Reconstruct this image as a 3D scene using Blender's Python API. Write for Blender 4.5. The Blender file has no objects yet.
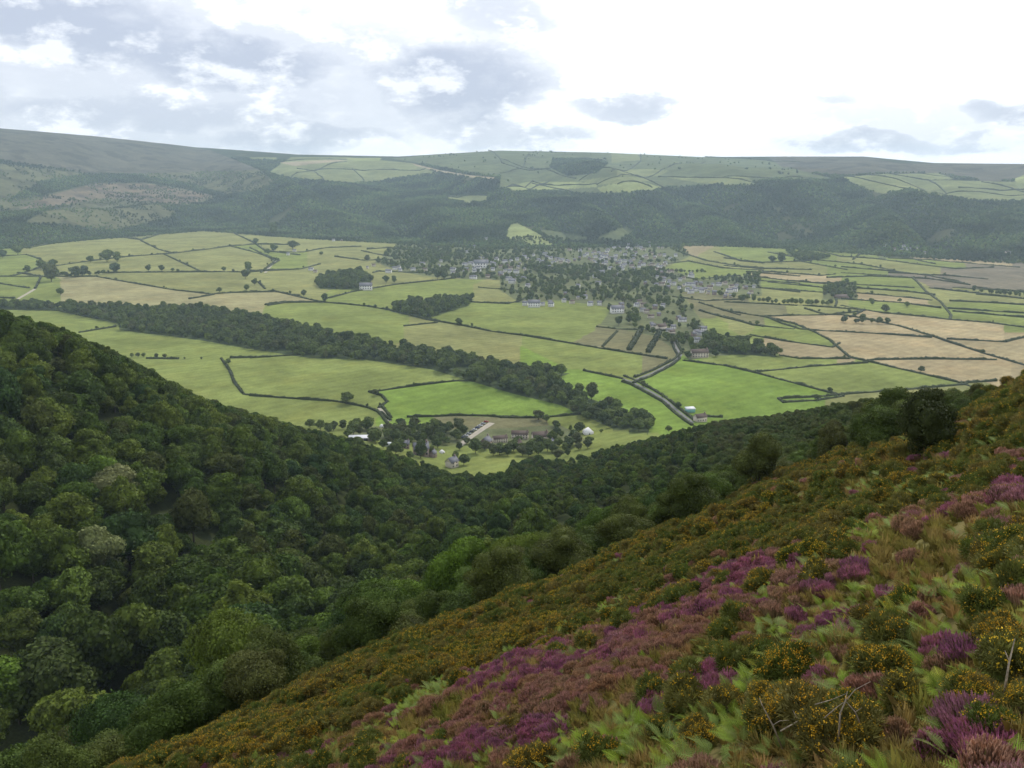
import bpy, math, numpy as np, random
from math import radians, pi
random.seed(7)
RNG = np.random.default_rng(7)
scene = bpy.context.scene
COL = scene.collection
# ------------------------------------------------------------------ camera model (eye at the origin, looking along +y)
W, H = 1024, 768
LENS = 30.0
F = LENS / 36 * W
PITCH = math.atan(204 / F)
CP, SP = math.cos(PITCH), math.sin(PITCH)
VALLEY = -230.0

def ray(px, py):
    """bearing and rise per metre of the sight line through a point of the view"""
    u = np.asarray(px, float) - 512; v = 384 - np.asarray(py, float)
    y = F * CP + v * SP; z = -F * SP + v * CP
    return np.arctan2(u, y), z / np.hypot(u, y)

def proj(x, y, z):
    d = y * CP - z * SP
    up = y * SP + z * CP
    d = np.where(d < .01, .01, d)
    return 512 + F * x / d, 384 - F * up / d

def sstep(a, b, x):
    t = np.clip((x - a) / (b - a), 0, 1)
    return t * t * (3 - 2 * t)

def lattice(ix, iy, seed):
    n = (ix.astype(np.int64) * 374761393 + iy.astype(np.int64) * 668265263 + seed * 1442695041) & 0x7fffffff
    n = ((n ^ (n >> 13)) * 1274126177) & 0x7fffffff
    n = n ^ (n >> 16)
    return (n & 0xffff) / 65535.0

def noise2(x, y, seed=0):
    ix = np.floor(x); iy = np.floor(y)
    fx = x - ix; fy = y - iy
    fx = fx * fx * (3 - 2 * fx); fy = fy * fy * (3 - 2 * fy)
    a = lattice(ix, iy, seed); b = lattice(ix + 1, iy, seed)
    c = lattice(ix, iy + 1, seed); d = lattice(ix + 1, iy + 1, seed)
    return (a * (1 - fx) + b * fx) * (1 - fy) + (c * (1 - fx) + d * fx) * fy

def fbm(x, y, seed=0, o=3):
    s = 0; a = .5; t = 0
    for k in range(o):
        s = s + a * noise2(x * 2 ** k, y * 2 ** k, seed + k); t += a; a *= .5
    return s / t

# ------------------------------------------------------------------ the lie of the land
PA, PB, PC = .45, -.48, -2.6                       # the open hillside the viewer stands on
EDGE = [(-60, 860), (60, 812), (160, 768), (300, 706), (400, 655), (500, 612), (600, 565), (700, 525), (800, 470), (870, 450), (920, 434), (1024, 386), (1090, 354)]
_e = np.array(EDGE, float)
_ea, _et = ray(_e[:, 0], _e[:, 1])
_ed = PC / (_et - PA * np.sin(_ea) - PB * np.cos(_ea))
_ed = np.where((_ed < 0) | (_ed > 150), 150, _ed); _ed[:2] = 38
def edge_dist(az): return np.interp(az, _ea, _ed)

TAB = [  # px, py, distance, height of the trees standing there
 (0,320,430,14),(0,400,340,12),(0,500,265,12),(0,600,222,12),(0,700,190,12),(0,768,165,12),
 (100,350,430,14),(100,430,345,12),(100,500,280,12),(100,600,235,12),(100,700,185,12),(100,768,140,10),
 (200,402,440,14),(200,500,292,12),(200,600,228,12),(200,680,165,10),(200,730,108,7),
 (300,432,500,14),(300,500,345,12),(300,570,268,12),(300,640,178,10),(300,680,105,6),
 (400,455,600,10),(400,500,400,11),(400,545,295,10),(400,590,190,8),(400,630,105,6),
 (450,475,600,9),(450,500,430,10),(500,480,480,9),(500,520,290,9),(500,560,190,8),(500,590,110,5),
 (560,470,590,8),(600,455,580,8),(600,480,360,8),(600,520,235,7),(600,548,135,5),
 (650,438,630,8),(700,421,540,7),(700,440,430,7),(700,480,260,7),(700,510,135,5),
 (800,408,420,6),(800,425,300,6),(800,452,185,5),(850,402,390,6),(860,430,170,4),(940,397,290,5),
]
cu, cv, ce = [], [], []
def ctl(az, D, z): cu.append(az * 5.7); cv.append(math.log(D) * 1.5); ce.append(z / D)
for px, py, D, h in TAB:
    a, t = ray(px, py); ctl(float(a), D, D * float(t) - h * .85)
for a in np.radians([-34, -26, -18, -10, -2, 6, 14, 22, 30, 34]):
    db = float(edge_dist(a))
    for D in (1.5, 4, 9, 18, .55 * db, .97 * db):
        ctl(a, D, PC + D * (PA * math.sin(a) + PB * math.cos(a)))
    lo = -math.degrees(a) > 25
    ctl(a, 800, VALLEY - 2 if not lo else -190); ctl(a, 1000, VALLEY - 2)
for a in np.radians([31, 34]):
    for D, z in ((200, -58), (350, -102), (560, -168)): ctl(a, D, z)
cu, cv, ce = map(np.array, (cu, cv, ce))
def tps_k(r2): return np.where(r2 > 1e-12, .5 * r2 * np.log(np.maximum(r2, 1e-12)), 0)
n = len(cu)
K = tps_k((cu[:, None] - cu) ** 2 + (cv[:, None] - cv) ** 2) + np.eye(n) * .01
P = np.stack([np.ones(n), cu, cv], 1)
M_ = np.block([[K, P], [P.T, np.zeros((3, 3))]])
sol = np.linalg.solve(M_, np.concatenate([ce, np.zeros(3)]))
def z_near(az, D):
    az = np.atleast_1d(az); D = np.atleast_1d(D)
    u = az * 5.7; v = np.log(np.maximum(D, .8)) * 1.5
    out = np.empty(u.size); uf = u.ravel(); vf = v.ravel()
    for s in range(0, uf.size, 40000):
        a = uf[s:s + 40000]; b = vf[s:s + 40000]
        r2 = (a[:, None] - cu) ** 2 + (b[:, None] - cv) ** 2
        out[s:s + 40000] = tps_k(r2) @ sol[:n] + sol[n] + sol[n + 1] * a + sol[n + 2] * b
    z = out.reshape(u.shape) * D
    plane = PC + D * (PA * np.sin(az) + PB * np.cos(az))
    return np.where(D < 12, plane + (z - plane) * sstep(5, 12, D), z)

HX = np.array([-100, 0, 100, 200, 300, 400, 500, 600, 700, 780, 860, 930, 1024, 1124.])
HSKY = np.array([118, 127.5, 136, 147, 154.5, 156.5, 150.5, 152.5, 157, 156.5, 156.5, 163, 164, 166.])
HBASE = np.array([258, 254, 243, 235, 242, 245, 250, 248, 246, 249, 254, 258, 263, 264.])
HMID = np.array([196, 200, 200, 193, 192, 200, 196, 190, 190, 188, 190, 194, 198, 200.])
HAZ, _ = ray(HX, np.full(14, 200.))
def hill_z(az, D):
    t = np.tan(az)
    def rise(y):
        v = 384 - y; yc = F * CP + v * SP; zc = -F * SP + v * CP
        return zc / (yc * np.sqrt(1 + t * t))
    f = lambda tab: np.interp(az, HAZ, tab)
    yb, ym, ys = f(HBASE), f(HMID), f(HSKY)
    Db = VALLEY / rise(yb)
    s = D - Db
    w1 = sstep(-60, 1000, s)
    q = np.clip((s - 900) / 2700, 0, 1); w2 = 1 - (1 - q) ** 1.7
    y = yb + (ym - yb) * np.clip(w1 * .35 + .65 * np.clip(s / 1000, 0, 1), 0, 1) + (ys - ym) * w2
    z = D * rise(y)
    R = Db + 3600
    zr = R * rise(ys)
    z = np.where(D > R, zr - (D - R) * .12, z)
    w = sstep(0, 250, s) * (1 - sstep(1500, 3000, s))
    ph = az * 57.3
    rel = np.abs(noise2(ph * .28 + s * .0009, s * .0006, 31) - .5) * 2
    z = z + w * (rel - .45) * 125
    z = z + sstep(100, 500, s) * (1 - sstep(2900, 3400, s)) * (fbm(D * np.sin(az) / 420, D * np.cos(az) / 420, 5) - .5) * 42
    # the low knoll in front of the left-hand moor
    ka, _ = ray(115, 210); 
    g = np.exp(-((az - float(ka)) / .085) ** 2 - ((s - 560) / 300) ** 2)
    return z + 72 * g, s

def z_valley(az, D):
    x = D * np.sin(az); y = D * np.cos(az)
    return VALLEY + (fbm(x / 500, y / 500, 11, 2) - .5) * 8 + 16 * sstep(1500, 3000, D) * sstep(-100, -1200, x)

def z_clamped(az, D):
    zn = z_near(az, np.minimum(D, 990)) if True else 0
    zv = z_valley(az, D)
    zh, s = hill_z(az, D)
    far = zv + (np.maximum(zh, zv) - zv) * sstep(-40, 120, s)
    w = sstep(760, 960, D)
    return zn * (1 - w) + far * w

AMAX = radians(36)
def Z(x, y):
    x = np.atleast_1d(np.asarray(x, float)); y = np.atleast_1d(np.asarray(y, float))
    D = np.hypot(x, y); az = np.arctan2(x, y)
    z = z_clamped(np.clip(az, -AMAX, AMAX), D)
    back = np.abs(az) > AMAX
    if back.any():
        a = np.mod(az[back], 2 * pi); t = sstep(AMAX, 2 * pi - AMAX, a); d = D[back]
        z[back] = z_clamped(np.full(d.shape, AMAX), d) * (1 - t) + z_clamped(np.full(d.shape, -AMAX), d) * t
    z = np.where(D < 170, z + ((fbm(x / 3.5, y / 3.5, 3) - .5) * .9 + (fbm(x / 11, y / 11, 6, 2) - .5) * 2.6 * sstep(8, 30, D)) * sstep(3, 9, D) * (1 - sstep(150, 170, D)), z)
    return np.maximum(z, VALLEY - 8)

MARCH = np.concatenate([np.geomspace(3, 900, 260), np.geomspace(905, 7400, 420)])
def hit(px, py):
    """where the sight line through a traced point meets the ground"""
    az, t = ray(np.atleast_1d(px), np.atleast_1d(py))
    D = MARCH[None, :]; g = Z((D * np.sin(az)[:, None]).ravel(), (D * np.cos(az)[:, None]).ravel()).reshape(len(az), -1)
    dz = D * t[:, None] - g
    below = dz < 0
    k = np.where(below.any(1), below.argmax(1), len(MARCH) - 1); k = np.maximum(k, 1)
    i = np.arange(len(az)); a = dz[i, k - 1]; b = dz[i, k]
    f = np.clip(a / (a - b + 1e-9), 0, 1)
    d = MARCH[k - 1] + (MARCH[k] - MARCH[k - 1]) * f
    return d * np.sin(az), d * np.cos(az), below.any(1)

# ------------------------------------------------------------------ traced lines of the valley
def tile(x0, y0, pts, s=300 / 1024): return [(x0 + a * s, y0 + b * s) for a, b in pts]
A = lambda *p: tile(0, 100, p)
B = lambda *p: tile(250, 100, p)
C = lambda *p: tile(500, 100, p)
Dt = lambda *p: tile(724, 100, p)
E = lambda *p: tile(0, 280, p)
Ft = lambda *p: tile(250, 280, p)
G = lambda *p: tile(500, 280, p)
Ht = lambda *p: tile(724, 280, p)
HEDGES = [
 Dt((400,590),(560,600),(640,606)), Dt((150,622),(330,640),(366,645)), Dt((780,640),(900,648),(1050,655)), Dt((240,548),(420,580)), Dt((780,722),(1050,745)), Dt((590,530),(720,560)), Dt((0,566),(120,576),(300,580)),
 A((0,603),(330,603)), A((330,603),(600,650),(720,663),(800,658),(940,655),(1024,668)), A((330,590),(600,588),(850,588),(1024,578)),
 A((0,627),(100,643)), A((40,603),(130,575),(270,555),(440,535),(590,524)), A((590,524),(780,500),(870,493),(1024,495)),
 A((480,480),(540,510),(590,524)), A((560,527),(690,588)), A((790,500),(900,530),(940,548),(890,590)),
 A((800,455),(870,490),(905,515),(1024,530)), A((0,535),(90,528),(140,545)), A((645,680),(730,665)),
 A((0,675),(50,678)), A((120,645),(140,603)), A((140,603),(60,590)), A((880,620),(905,645)), A((905,700),(960,690),(1060,690)),
 A((100,505),(250,478),(390,463),(480,478)), A((480,478),(600,434),(800,447),(1024,452)),
 B((0,583),(170,578),(240,560)), B((270,677),(350,655),(500,630),(620,618),(720,605)), B((290,535),(390,548),(480,545)),
 B((100,520),(180,520),(260,505),(380,500)), B((400,510),(470,505),(640,522)), B((380,515),(450,530),(490,535)),
 B((0,505),(50,530),(100,548),(50,578)), B((420,590),(440,585),(620,592),(730,605)), B((745,690),(880,696),(930,682)), B((780,640),(900,650),(960,655)),
 C((0,693),(60,690),(110,665)), C((600,515),(700,548),(780,562),(900,575)), C((730,518),(820,550),(900,558)), C((640,550),(760,574),(900,582)),
 C((840,587),(1024,602)), C((820,612),(1024,627)), C((830,635),(1024,657)), C((590,672),(700,686),(820,681)), C((560,600),(680,612),(820,600)),
 C((820,605),(790,640)), C((680,692),(820,735)), C((650,550),(560,560)),
 Dt((0,540),(130,555),(300,550)), Dt((210,530),(300,545),(470,562),(580,582)), Dt((290,505),(400,535),(550,545)), Dt((150,520),(230,535)),
 Dt((330,505),(520,530),(560,535)), Dt((500,540),(650,560),(790,577),(920,572)), Dt((560,540),(700,546),(860,560),(1010,572)),
 Dt((400,570),(580,586),(700,600),(820,627)), Dt((130,585),(330,600),(380,595)), Dt((80,600),(200,615),(330,627),(440,630),(650,642)),
 Dt((350,607),(500,602),(700,611),(840,632)), Dt((130,642),(370,660)), Dt((440,642),(640,656),(720,667)), Dt((860,664),(960,672)),
 Dt((400,655),(560,668),(710,684)), Dt((400,680),(600,692),(740,711)), Dt((400,702),(540,727),(700,742),(770,750)), Dt((770,687),(900,692),(1050,702)),
 Dt((760,712),(1050,730)), Dt((700,642),(860,660),(1050,682)), Dt((270,702),(480,717)), Dt((480,717),(430,742)), Dt((275,712),(350,735)),
 Dt((370,632),(385,690),(380,705)), Dt((0,690),(250,702)), Dt((860,640),(1050,660)), Dt((770,750),(900,760),(1050,780)),
 Dt((640,605),(660,622),(690,655),(740,690),(775,735),(770,750)), Dt((560,590),(760,600),(900,612)), Dt((440,545),(480,500)),
 Ht((-20,98),(0,105),(130,125),(240,150),(310,178),(360,205),(395,235),(430,265),(490,278)), Ht((490,278),(650,315),(800,350),(870,372)),
 Ht((130,125),(250,121),(340,120)), Ht((140,125),(200,150),(260,168),(310,172)), Ht((310,172),(500,182),(710,197)),
 Ht((330,118),(400,120),(440,125),(600,158),(720,195)), Ht((720,195),(760,210),(900,255),(1050,298)), Ht((760,202),(960,212)), Ht((380,118),(480,105)),
 Ht((0,125),(100,155),(240,168)), Ht((90,188),(200,208),(370,230),(395,215)), Ht((190,258),(260,269),(430,269)), Ht((490,273),(700,270),(930,273)),
 Ht((110,314),(300,295),(490,283)), Ht((0,292),(110,318),(250,355),(360,385),(410,398)), Ht((190,405),(300,400),(440,388),(600,376),(830,356)),
 Ht((185,405),(205,420)), Ht((205,418),(320,411),(400,398)), Ht((545,385),(620,410)), Ht((800,352),(930,345)), Ht((960,212),(1050,190)),
 G((0,180),(80,190),(350,235)), G((350,235),(570,270)), G((350,228),(400,175)), G((680,105),(770,130)), G((770,130),(900,160)), G((700,190),(860,195)),
 G((625,275),(740,290),(770,292)), G((0,470),(120,470),(300,455)), G((690,465),(760,468)), G((285,310),(420,338)), G((330,160),(400,168),(590,175)),
 G((500,358),(430,385)) ,
 Ft((0,40),(80,38),(240,75),(400,90),(475,103),(600,135),(720,155)), Ft((720,155),(820,175),(870,182)), Ft((60,88),(120,78),(250,76)), Ft((525,158),(640,146)),
 Ft((0,267),(70,262),(210,253)), Ft((405,382),(430,380),(560,362),(700,345),(770,345)), Ft((405,382),(450,395),(468,415),(440,437)),
 Ft((0,395),(150,405),(300,415),(400,435),(450,455),(480,480)), Ft((535,468),(700,462),(850,468),(1024,468)),
 E((0,100),(200,105),(330,132)), E((395,160),(270,180)), E((500,268),(610,270)), E((785,267),(925,263)), E((755,268),(785,310),(800,350),(830,388)), E((830,390),(880,396)),
]
HEDGES.pop(next(i for i, h in enumerate(HEDGES) if h == G((500,358),(430,385))))
LANES = [G((590,200),(600,228),(618,258),(590,282),(520,318),(455,344)), G((420,338),(450,348),(560,408),(660,488)), Ft((440,437),(455,452),(478,482)), A((60,680),(95,660),(120,645)),
         A((905,590),(925,565),(945,550)), C((820,605),(790,640))]
# hedges on both sides of the lanes
def offs(line, d):
    return [(x + d * .4, y - d) for x, y in line]
HEDGES += [offs(LANES[0], 3.2), offs(LANES[0], -3), offs(LANES[1], 2.7), offs(LANES[1], -2.7)]
HEDGES += [offs(LANES[2], 3.2), offs(LANES[2], -3.6)]
ORCHARD_ROWS = [G((440,240),(480,175)), G((505,248),(545,180))]

VILLAGE = [[(375,262),(400,243),(470,246),(520,238),(560,238),(600,246),(680,245),(690,256),(665,268),(700,280),(760,274),(762,296),(700,292),(680,292),(712,335),(776,352),(716,356),(690,360),(655,336),(600,325),(612,308),(560,300),(520,303),(500,290),(500,280),(440,278),(400,272)],
           [(345,428),(400,425),(470,430),(560,425),(600,445),(560,462),(440,465),(350,450)],
           [(860,238),(930,240),(935,256),(880,258)], [(825,285),(856,283),(858,300),(822,300)]]
WOODS_VALLEY = [  # ground plan of the tree belts and copses as seen
 [(-20,304),(60,307),(140,309),(205,311),(255,319),(310,331),(345,341),(400,349),(470,362),(545,382),(600,402),(650,425),(648,434),(618,431),(560,405),(514,394),(470,381),(430,369),(367,360),(309,358),(250,349),(205,341),(120,330),(118,324),(60,311),(-20,308)],
 [(520,372),(571,373),(560,377),(520,385),(500,380)],
 [(392,312),(398,305),(430,301),(462,300),(474,299),(468,306),(426,319)],
 [(316,283),(330,275),(360,272),(372,282),(365,290),(320,289)],
 [(690,350),(720,340),(770,352),(778,357),(730,354)],
 [(786,252),(830,258),(800,262)],
]
FCOL = {  # grass and stubble colours
 'b': (.175, .250, .050), 'g': (.202, .236, .068), 'o': (.240, .243, .092), 't': (.37, .30, .165), 'w': (.31, .255, .14), 'd': (.20, .175, .12), 'v': (.10, .13, .06), 'k': (.19, .18, .09), 'u': (.30, .272, .135)}
SEEDS = [(720,385,'b'),(600,400,'b'),(560,378,'b'),(450,400,'b'),(330,378,'g'),(300,412,'g'),(146,339,'g'),(190,368,'g'),(58,315,'g'),(338,312,'g'),(455,336,'o'),
 (588,359,'g'),(544,318,'g'),(361,297,'g'),(496,296,'o'),(117,287,'u'),(246,299,'u'),(205,281,'o'),(146,265,'o'),(220,260,'o'),(88,249,'o'),(190,238,'o'),(15,264,'g'),
 (23,280,'g'),(9,292,'g'),(264,238,'o'),(284,264,'g'),(281,281,'o'),(402,252,'t'),(396,277,'o'),(279,298,'u'),(352,314,'g'),(449,285,'g'),(310,247,'o'),(330,258,'o'),
 (841,324,'t'),(900,346,'t'),(944,371,'t'),(929,327,'t'),(988,347,'w'),(826,380,'g'),(929,393,'o'),(753,309,'k'),(741,322,'o'),(768,333,'g'),(797,349,'w'),
 (768,362,'g'),(705,308,'k'),(797,267,'o'),(797,277,'t'),(783,286,'g'),(797,295,'o'),(870,264,'o'),(856,270,'g'),(958,277,'d'),(1010,275,'d'),(920,276,'d'),(988,264,'t'),(958,261,'t'),(885,282,'g'),
 (900,295,'o'),(888,301,'t'),(900,309,'g'),(988,306,'g'),(982,299,'o'),(988,315,'g'),(988,290,'o'),(827,251,'g'),(856,252,'o'),(803,252,'g'),(742,258,'g'),(929,252,'o'),
 (958,252,'t'),(690,255,'w'),(705,259,'o'),(676,276,'g'),(705,277,'g'),(763,280,'g'),(620,345,'k'),(640,345,'k'),(658,345,'k'),(715,330,'g'),(720,354,'g'),(470,430,'g'),(590,425,'g'),
 (488,465,'g'),(505,423,'k'),(780,322,'g'),(700,299,'k'),(640,393,'b'),(830,290,'g'),(920,262,'g'),(60,264,'o'),(40,275,'o'),]
def inside(poly, x, y):
    p = np.asarray(poly, float); r = np.zeros(x.shape, bool); j = len(p) - 1
    for i in range(len(p)):
        xi, yi = p[i]; xj, yj = p[j]
        c = ((yi > y) != (yj > y)) & (x < (xj - xi) * (y - yi) / (yj - yi + 1e-12) + xi)
        r ^= c; j = i
    return r
# grow each field out from its seed until it meets the hedges
RS = 2; RX0, RX1, RY0, RY1 = -60, 1084, 225, 500
nx, ny = (RX1 - RX0) * RS, (RY1 - RY0) * RS
BOUNDS = []
barrier = np.zeros((ny, nx), bool)
for line in HEDGES + LANES + ORCHARD_ROWS + [p + p[:1] for p in VILLAGE + WOODS_VALLEY] + [[(265, 305), (258, 322)]]:
    for (x0, y0), (x1, y1) in zip(line, line[1:]):
        m = int(max(abs(x1 - x0), abs(y1 - y0)) * RS * 2) + 2
        xs = ((np.linspace(x0, x1, m) - RX0) * RS).astype(int); ys = ((np.linspace(y0, y1, m) - RY0) * RS).astype(int)
        for dx in (0, 1):
            ok = (xs + dx >= 0) & (xs + dx < nx) & (ys >= 0) & (ys < ny)
            barrier[ys[ok], xs[ok] + dx] = True
field = np.zeros((ny, nx), np.int16)
for i, (x, y, c) in enumerate(SEEDS):
    field[int((y - RY0) * RS), int((x - RX0) * RS)] = i + 1
def grow(f, free, iters):
    for _ in range(iters):
        before = int((f > 0).sum())
        for ax, sh in ((0, 1), (0, -1), (1, 1), (1, -1), (1, 1), (1, -1)):
            g = np.roll(f, sh, ax)
            if ax == 0: g[0 if sh == 1 else -1] = 0
            else: g[:, 0 if sh == 1 else -1] = 0
            m = (f == 0) & free & (g > 0)
            f[m] = g[m]
        if int((f > 0).sum()) == before: break
    return f
field = grow(field, ~barrier, 500)
field = grow(field, np.ones_like(barrier), 600)
seed_col = np.array([(0.2, 0.24, .08)] + [np.array(FCOL[c]) * (1 + .04 * math.sin(i * 7.3)) for i, (_, _, c) in enumerate(SEEDS)])

BELTS = [Dt((-60,665),(60,680),(160,695),(280,700),(370,700)), Dt((860,655),(960,668),(1050,672)), C((480,575),(560,590),(700,590)), B((500,545),(640,548)), C((100,572),(260,600),(440,610)), A((0,505),(100,510)),
         A((150,580),(230,606),(400,590)), Dt((560,765),(400,760)), G((600,215),(560,200),(700,215),(720,190))]

HILL_POLYS = [ # colours of the far hillsides, later ones on top
 ('moor', [(-50,100),(0,125),(140,140),(210,150),(260,170),(200,195),(100,175),(0,160),(-50,150)]),
 ('rough', [(-50,158),(100,175),(260,170),(275,182),(235,200),(150,208),(60,205),(0,214),(-50,216)]),
 ('heath', A((30,390),(150,330),(330,285),(500,285),(730,325),(650,360),(500,345),(350,335),(200,360))),
 ('rough', A((50,440),(150,380),(300,350),(500,350),(600,380),(560,420),(400,450),(200,450))),
 ('wood', A((20,345),(150,275),(300,252),(480,255),(640,285),(780,325),(900,300),(1024,335),(1024,462),(600,462),(400,470),(0,478),(0,425),(200,425),(400,445),(560,405),(640,385),(740,330),(640,305),(500,283),(330,283),(150,325))),
 ('pale', B((60,250),(140,195),(330,195),(550,215),(640,250),(500,265),(430,280),(330,285),(230,275),(140,265))),
 ('bright', B((330,198),(450,198),(440,208),(340,209))), ('pale', B((0,195),(90,195),(90,205),(0,204))),
 ('pale', B((80,215),(330,203),(400,212),(180,228))), ('straw', B((100,213),(290,204),(330,207),(150,225))),
 ('pasture', B((480,200),(780,172),(1024,172),(1024,270),(800,258),(560,212))),
 ('straw', B((550,215),(650,240),(760,258),(840,265),(830,272),(740,262),(640,247),(560,222))),
 ('pasture', C((0,175),(300,178),(380,180),(600,190),(700,195),(900,205),(1024,230),(1024,255),(870,280),(560,300),(330,320),(0,300))),
 ('wood', C((180,200),(300,195),(370,215),(330,250),(230,260),(170,230))),
 ('pale', B((665,328),(810,325),(805,345),(745,352),(680,340))), ('pale', B((865,300),(930,290),(1024,278),(1040,305),(900,312))),
 ('bright', C((15,295),(110,278),(330,282),(330,297),(200,305),(60,312))), ('bright', C((330,300),(380,288),(470,276),(560,300),(540,306),(350,320))),
 ('pale', C((270,275),(380,262),(480,262),(520,275),(400,285),(330,290))), ('pale', C((380,182),(470,183),(480,205),(380,215))), ('pasture', C((490,188),(680,190),(680,212),(500,215))),
 ('pale', C((400,240),(480,235),(580,240),(540,260),(400,260))), ('pale', C((570,265),(800,262),(880,290),(700,285))), ('pasture', C((560,240),(680,218),(860,220),(1000,250),(870,270),(800,262))),
 ('bright', C((20,470),(35,425),(60,420),(130,455),(190,500),(110,500))), ('pasture', C((130,440),(200,450),(300,470),(260,485),(170,470))), ('pasture', C((330,470),(430,430),(460,450),(400,480))),
 ('moor', Dt((150,195),(330,185),(470,190),(590,215),(720,217),(1050,215),(1050,270),(900,280),(740,250),(560,250),(400,260),(300,250),(200,230))),
 ('pale', Dt((400,262),(560,252),(730,250),(800,275),(1050,280),(1050,345),(900,345),(780,335),(640,305),(540,320),(470,300))), ('bright', Dt((990,270),(1050,245),(1050,280),(1000,285))),
 ('pasture', Dt((0,230),(220,230),(380,270),(300,275),(0,262))), ('pale', Dt((0,262),(80,262),(110,290),(0,290))),
]
HCOL = {'moor': (.112,.103,.072), 'heath': (.185,.145,.095), 'rough': (.125,.125,.062), 'pale': (.205,.225,.095), 'bright': (.27,.30,.115), 'straw': (.36,.30,.19), 'pasture': (.125,.145,.068), 'wood': (.05,.065,.035)}
HILL_HEDGES = [C((0,312),(110,278),(330,285)), C((110,285),(210,305),(330,320)), C((270,275),(480,262),(560,300)), C((330,290),(400,262),(560,235),(700,212)), C((480,185),(480,210),(380,245)), C((540,262),(700,265),(880,285)), C((700,195),(900,205),(1024,212)),
  C((0,200),(150,235),(260,268)), C((100,180),(80,230),(0,250)), C((400,288),(520,300)), B((140,265),(330,210)), B((160,235),(400,240),(600,235)), B((350,235),(390,275)), B((90,215),(330,203)), B((220,245),(260,280)), B((800,175),(860,215),(1024,235)), B((870,300),(1024,275)), B((660,330),(740,325),(810,326)),
  Dt((400,262),(560,290),(640,305)), Dt((470,255),(640,290),(780,335)), Dt((560,250),(700,275),(800,275)), Dt((640,250),(760,262)), Dt((700,275),(760,320),(1040,325)), Dt((800,300),(1040,300)), Dt((880,280),(1040,318)), Dt((0,262),(100,265),(380,270)), Dt((440,290),(480,305))]

def hill_kind(px, py, s):
    """land cover of the far hills"""
    k = np.full(px.shape, 0)
    names = ['wood'] + list(HCOL)
    for nm, poly in HILL_POLYS:
        k[inside(poly, px, py)] = names.index(nm)
    return names, k
def is_hill_wood(px, py):
    names, k = hill_kind(px, py, None)
    return (k == 0) | (k == names.index('wood'))

# ------------------------------------------------------------------ helpers for making meshes
def mesh_np(name, verts, faces_flat, sizes, mats=(), col=None, smooth=False, fmat=None):
    me = bpy.data.meshes.new(name)
    verts = np.asarray(verts, np.float32); faces_flat = np.asarray(faces_flat, np.int32).ravel(); sizes = np.asarray(sizes, np.int32)
    me.vertices.add(len(verts)); me.vertices.foreach_set('co', verts.ravel())
    me.loops.add(len(faces_flat)); me.loops.foreach_set('vertex_index', faces_flat)
    me.polygons.add(len(sizes)); me.polygons.foreach_set('loop_start', np.concatenate([[0], np.cumsum(sizes)[:-1]]).astype(np.int32))
    me.polygons.foreach_set('loop_total', sizes)
    if fmat is not None: me.polygons.foreach_set('material_index', np.asarray(fmat, np.int32))
    if smooth: me.polygons.foreach_set('use_smooth', np.ones(len(sizes), bool))
    for m in mats: me.materials.append(m)
    me.update(calc_edges=True)
    if col is not None:
        a = me.color_attributes.new('Col', 'FLOAT_COLOR', 'POINT')
        a.data.foreach_set('color', np.concatenate([np.asarray(col, np.float32), np.ones((len(col), 1), np.float32)], 1).ravel())
    return me
def link(name, me, parent=None, loc=None, rotz=None, scale=None):
    o = bpy.data.objects.new(name, me); COL.objects.link(o)
    if parent is not None: o.parent = parent
    if loc is not None: o.location = loc
    if rotz is not None: o.rotation_euler = (0, 0, rotz)
    if scale is not None: o.scale = (scale,) * 3 if np.isscalar(scale) else scale
    return o
def tag(o, label=None, cat=None, group=None, kind=None):
    if label: o['label'] = label
    if cat: o['category'] = cat
    if group: o['group'] = group
    if kind: o['kind'] = kind
    return o
class MB:
    """collects simple shapes into one mesh"""
    def __init__(s): s.v = []; s.f = []; s.n = []; s.m = []; s.c = 0
    def add(s, verts, faces, mat=0):
        s.v += [tuple(p) for p in verts]
        for f in faces: s.f += [i + s.c for i in f]; s.n.append(len(f)); s.m.append(mat)
        s.c += len(verts); return s
    def box(s, x0, y0, z0, x1, y1, z1, mat=0):
        v = [(x0,y0,z0),(x1,y0,z0),(x1,y1,z0),(x0,y1,z0),(x0,y0,z1),(x1,y0,z1),(x1,y1,z1),(x0,y1,z1)]
        return s.add(v, [(3,2,1,0),(4,5,6,7),(0,1,5,4),(1,2,6,5),(2,3,7,6),(3,0,4,7)], mat)
    def tube(s, pts, rads, k=6, mat=0):
        pts = [np.array(p, float) for p in pts]; v = []
        for i, p in enumerate(pts):
            d = pts[min(i + 1, len(pts) - 1)] - pts[max(i - 1, 0)]; d /= np.linalg.norm(d) + 1e-9
            a = np.cross(d, (.3, .9, .1)); a /= np.linalg.norm(a); b = np.cross(d, a)
            for j in range(k): v.append(p + rads[i] * (a * math.cos(2*pi*j/k) + b * math.sin(2*pi*j/k)))
        f = [(i*k+j, i*k+(j+1)%k, (i+1)*k+(j+1)%k, (i+1)*k+j) for i in range(len(pts)-1) for j in range(k)]
        f += [tuple(range(k))[::-1], tuple((len(pts)-1)*k + j for j in range(k))]
        return s.add(v, f, mat)
    def mesh(s, name, mats, smooth=False): return mesh_np(name, s.v, s.f, s.n, mats, smooth=smooth, fmat=s.m)

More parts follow.
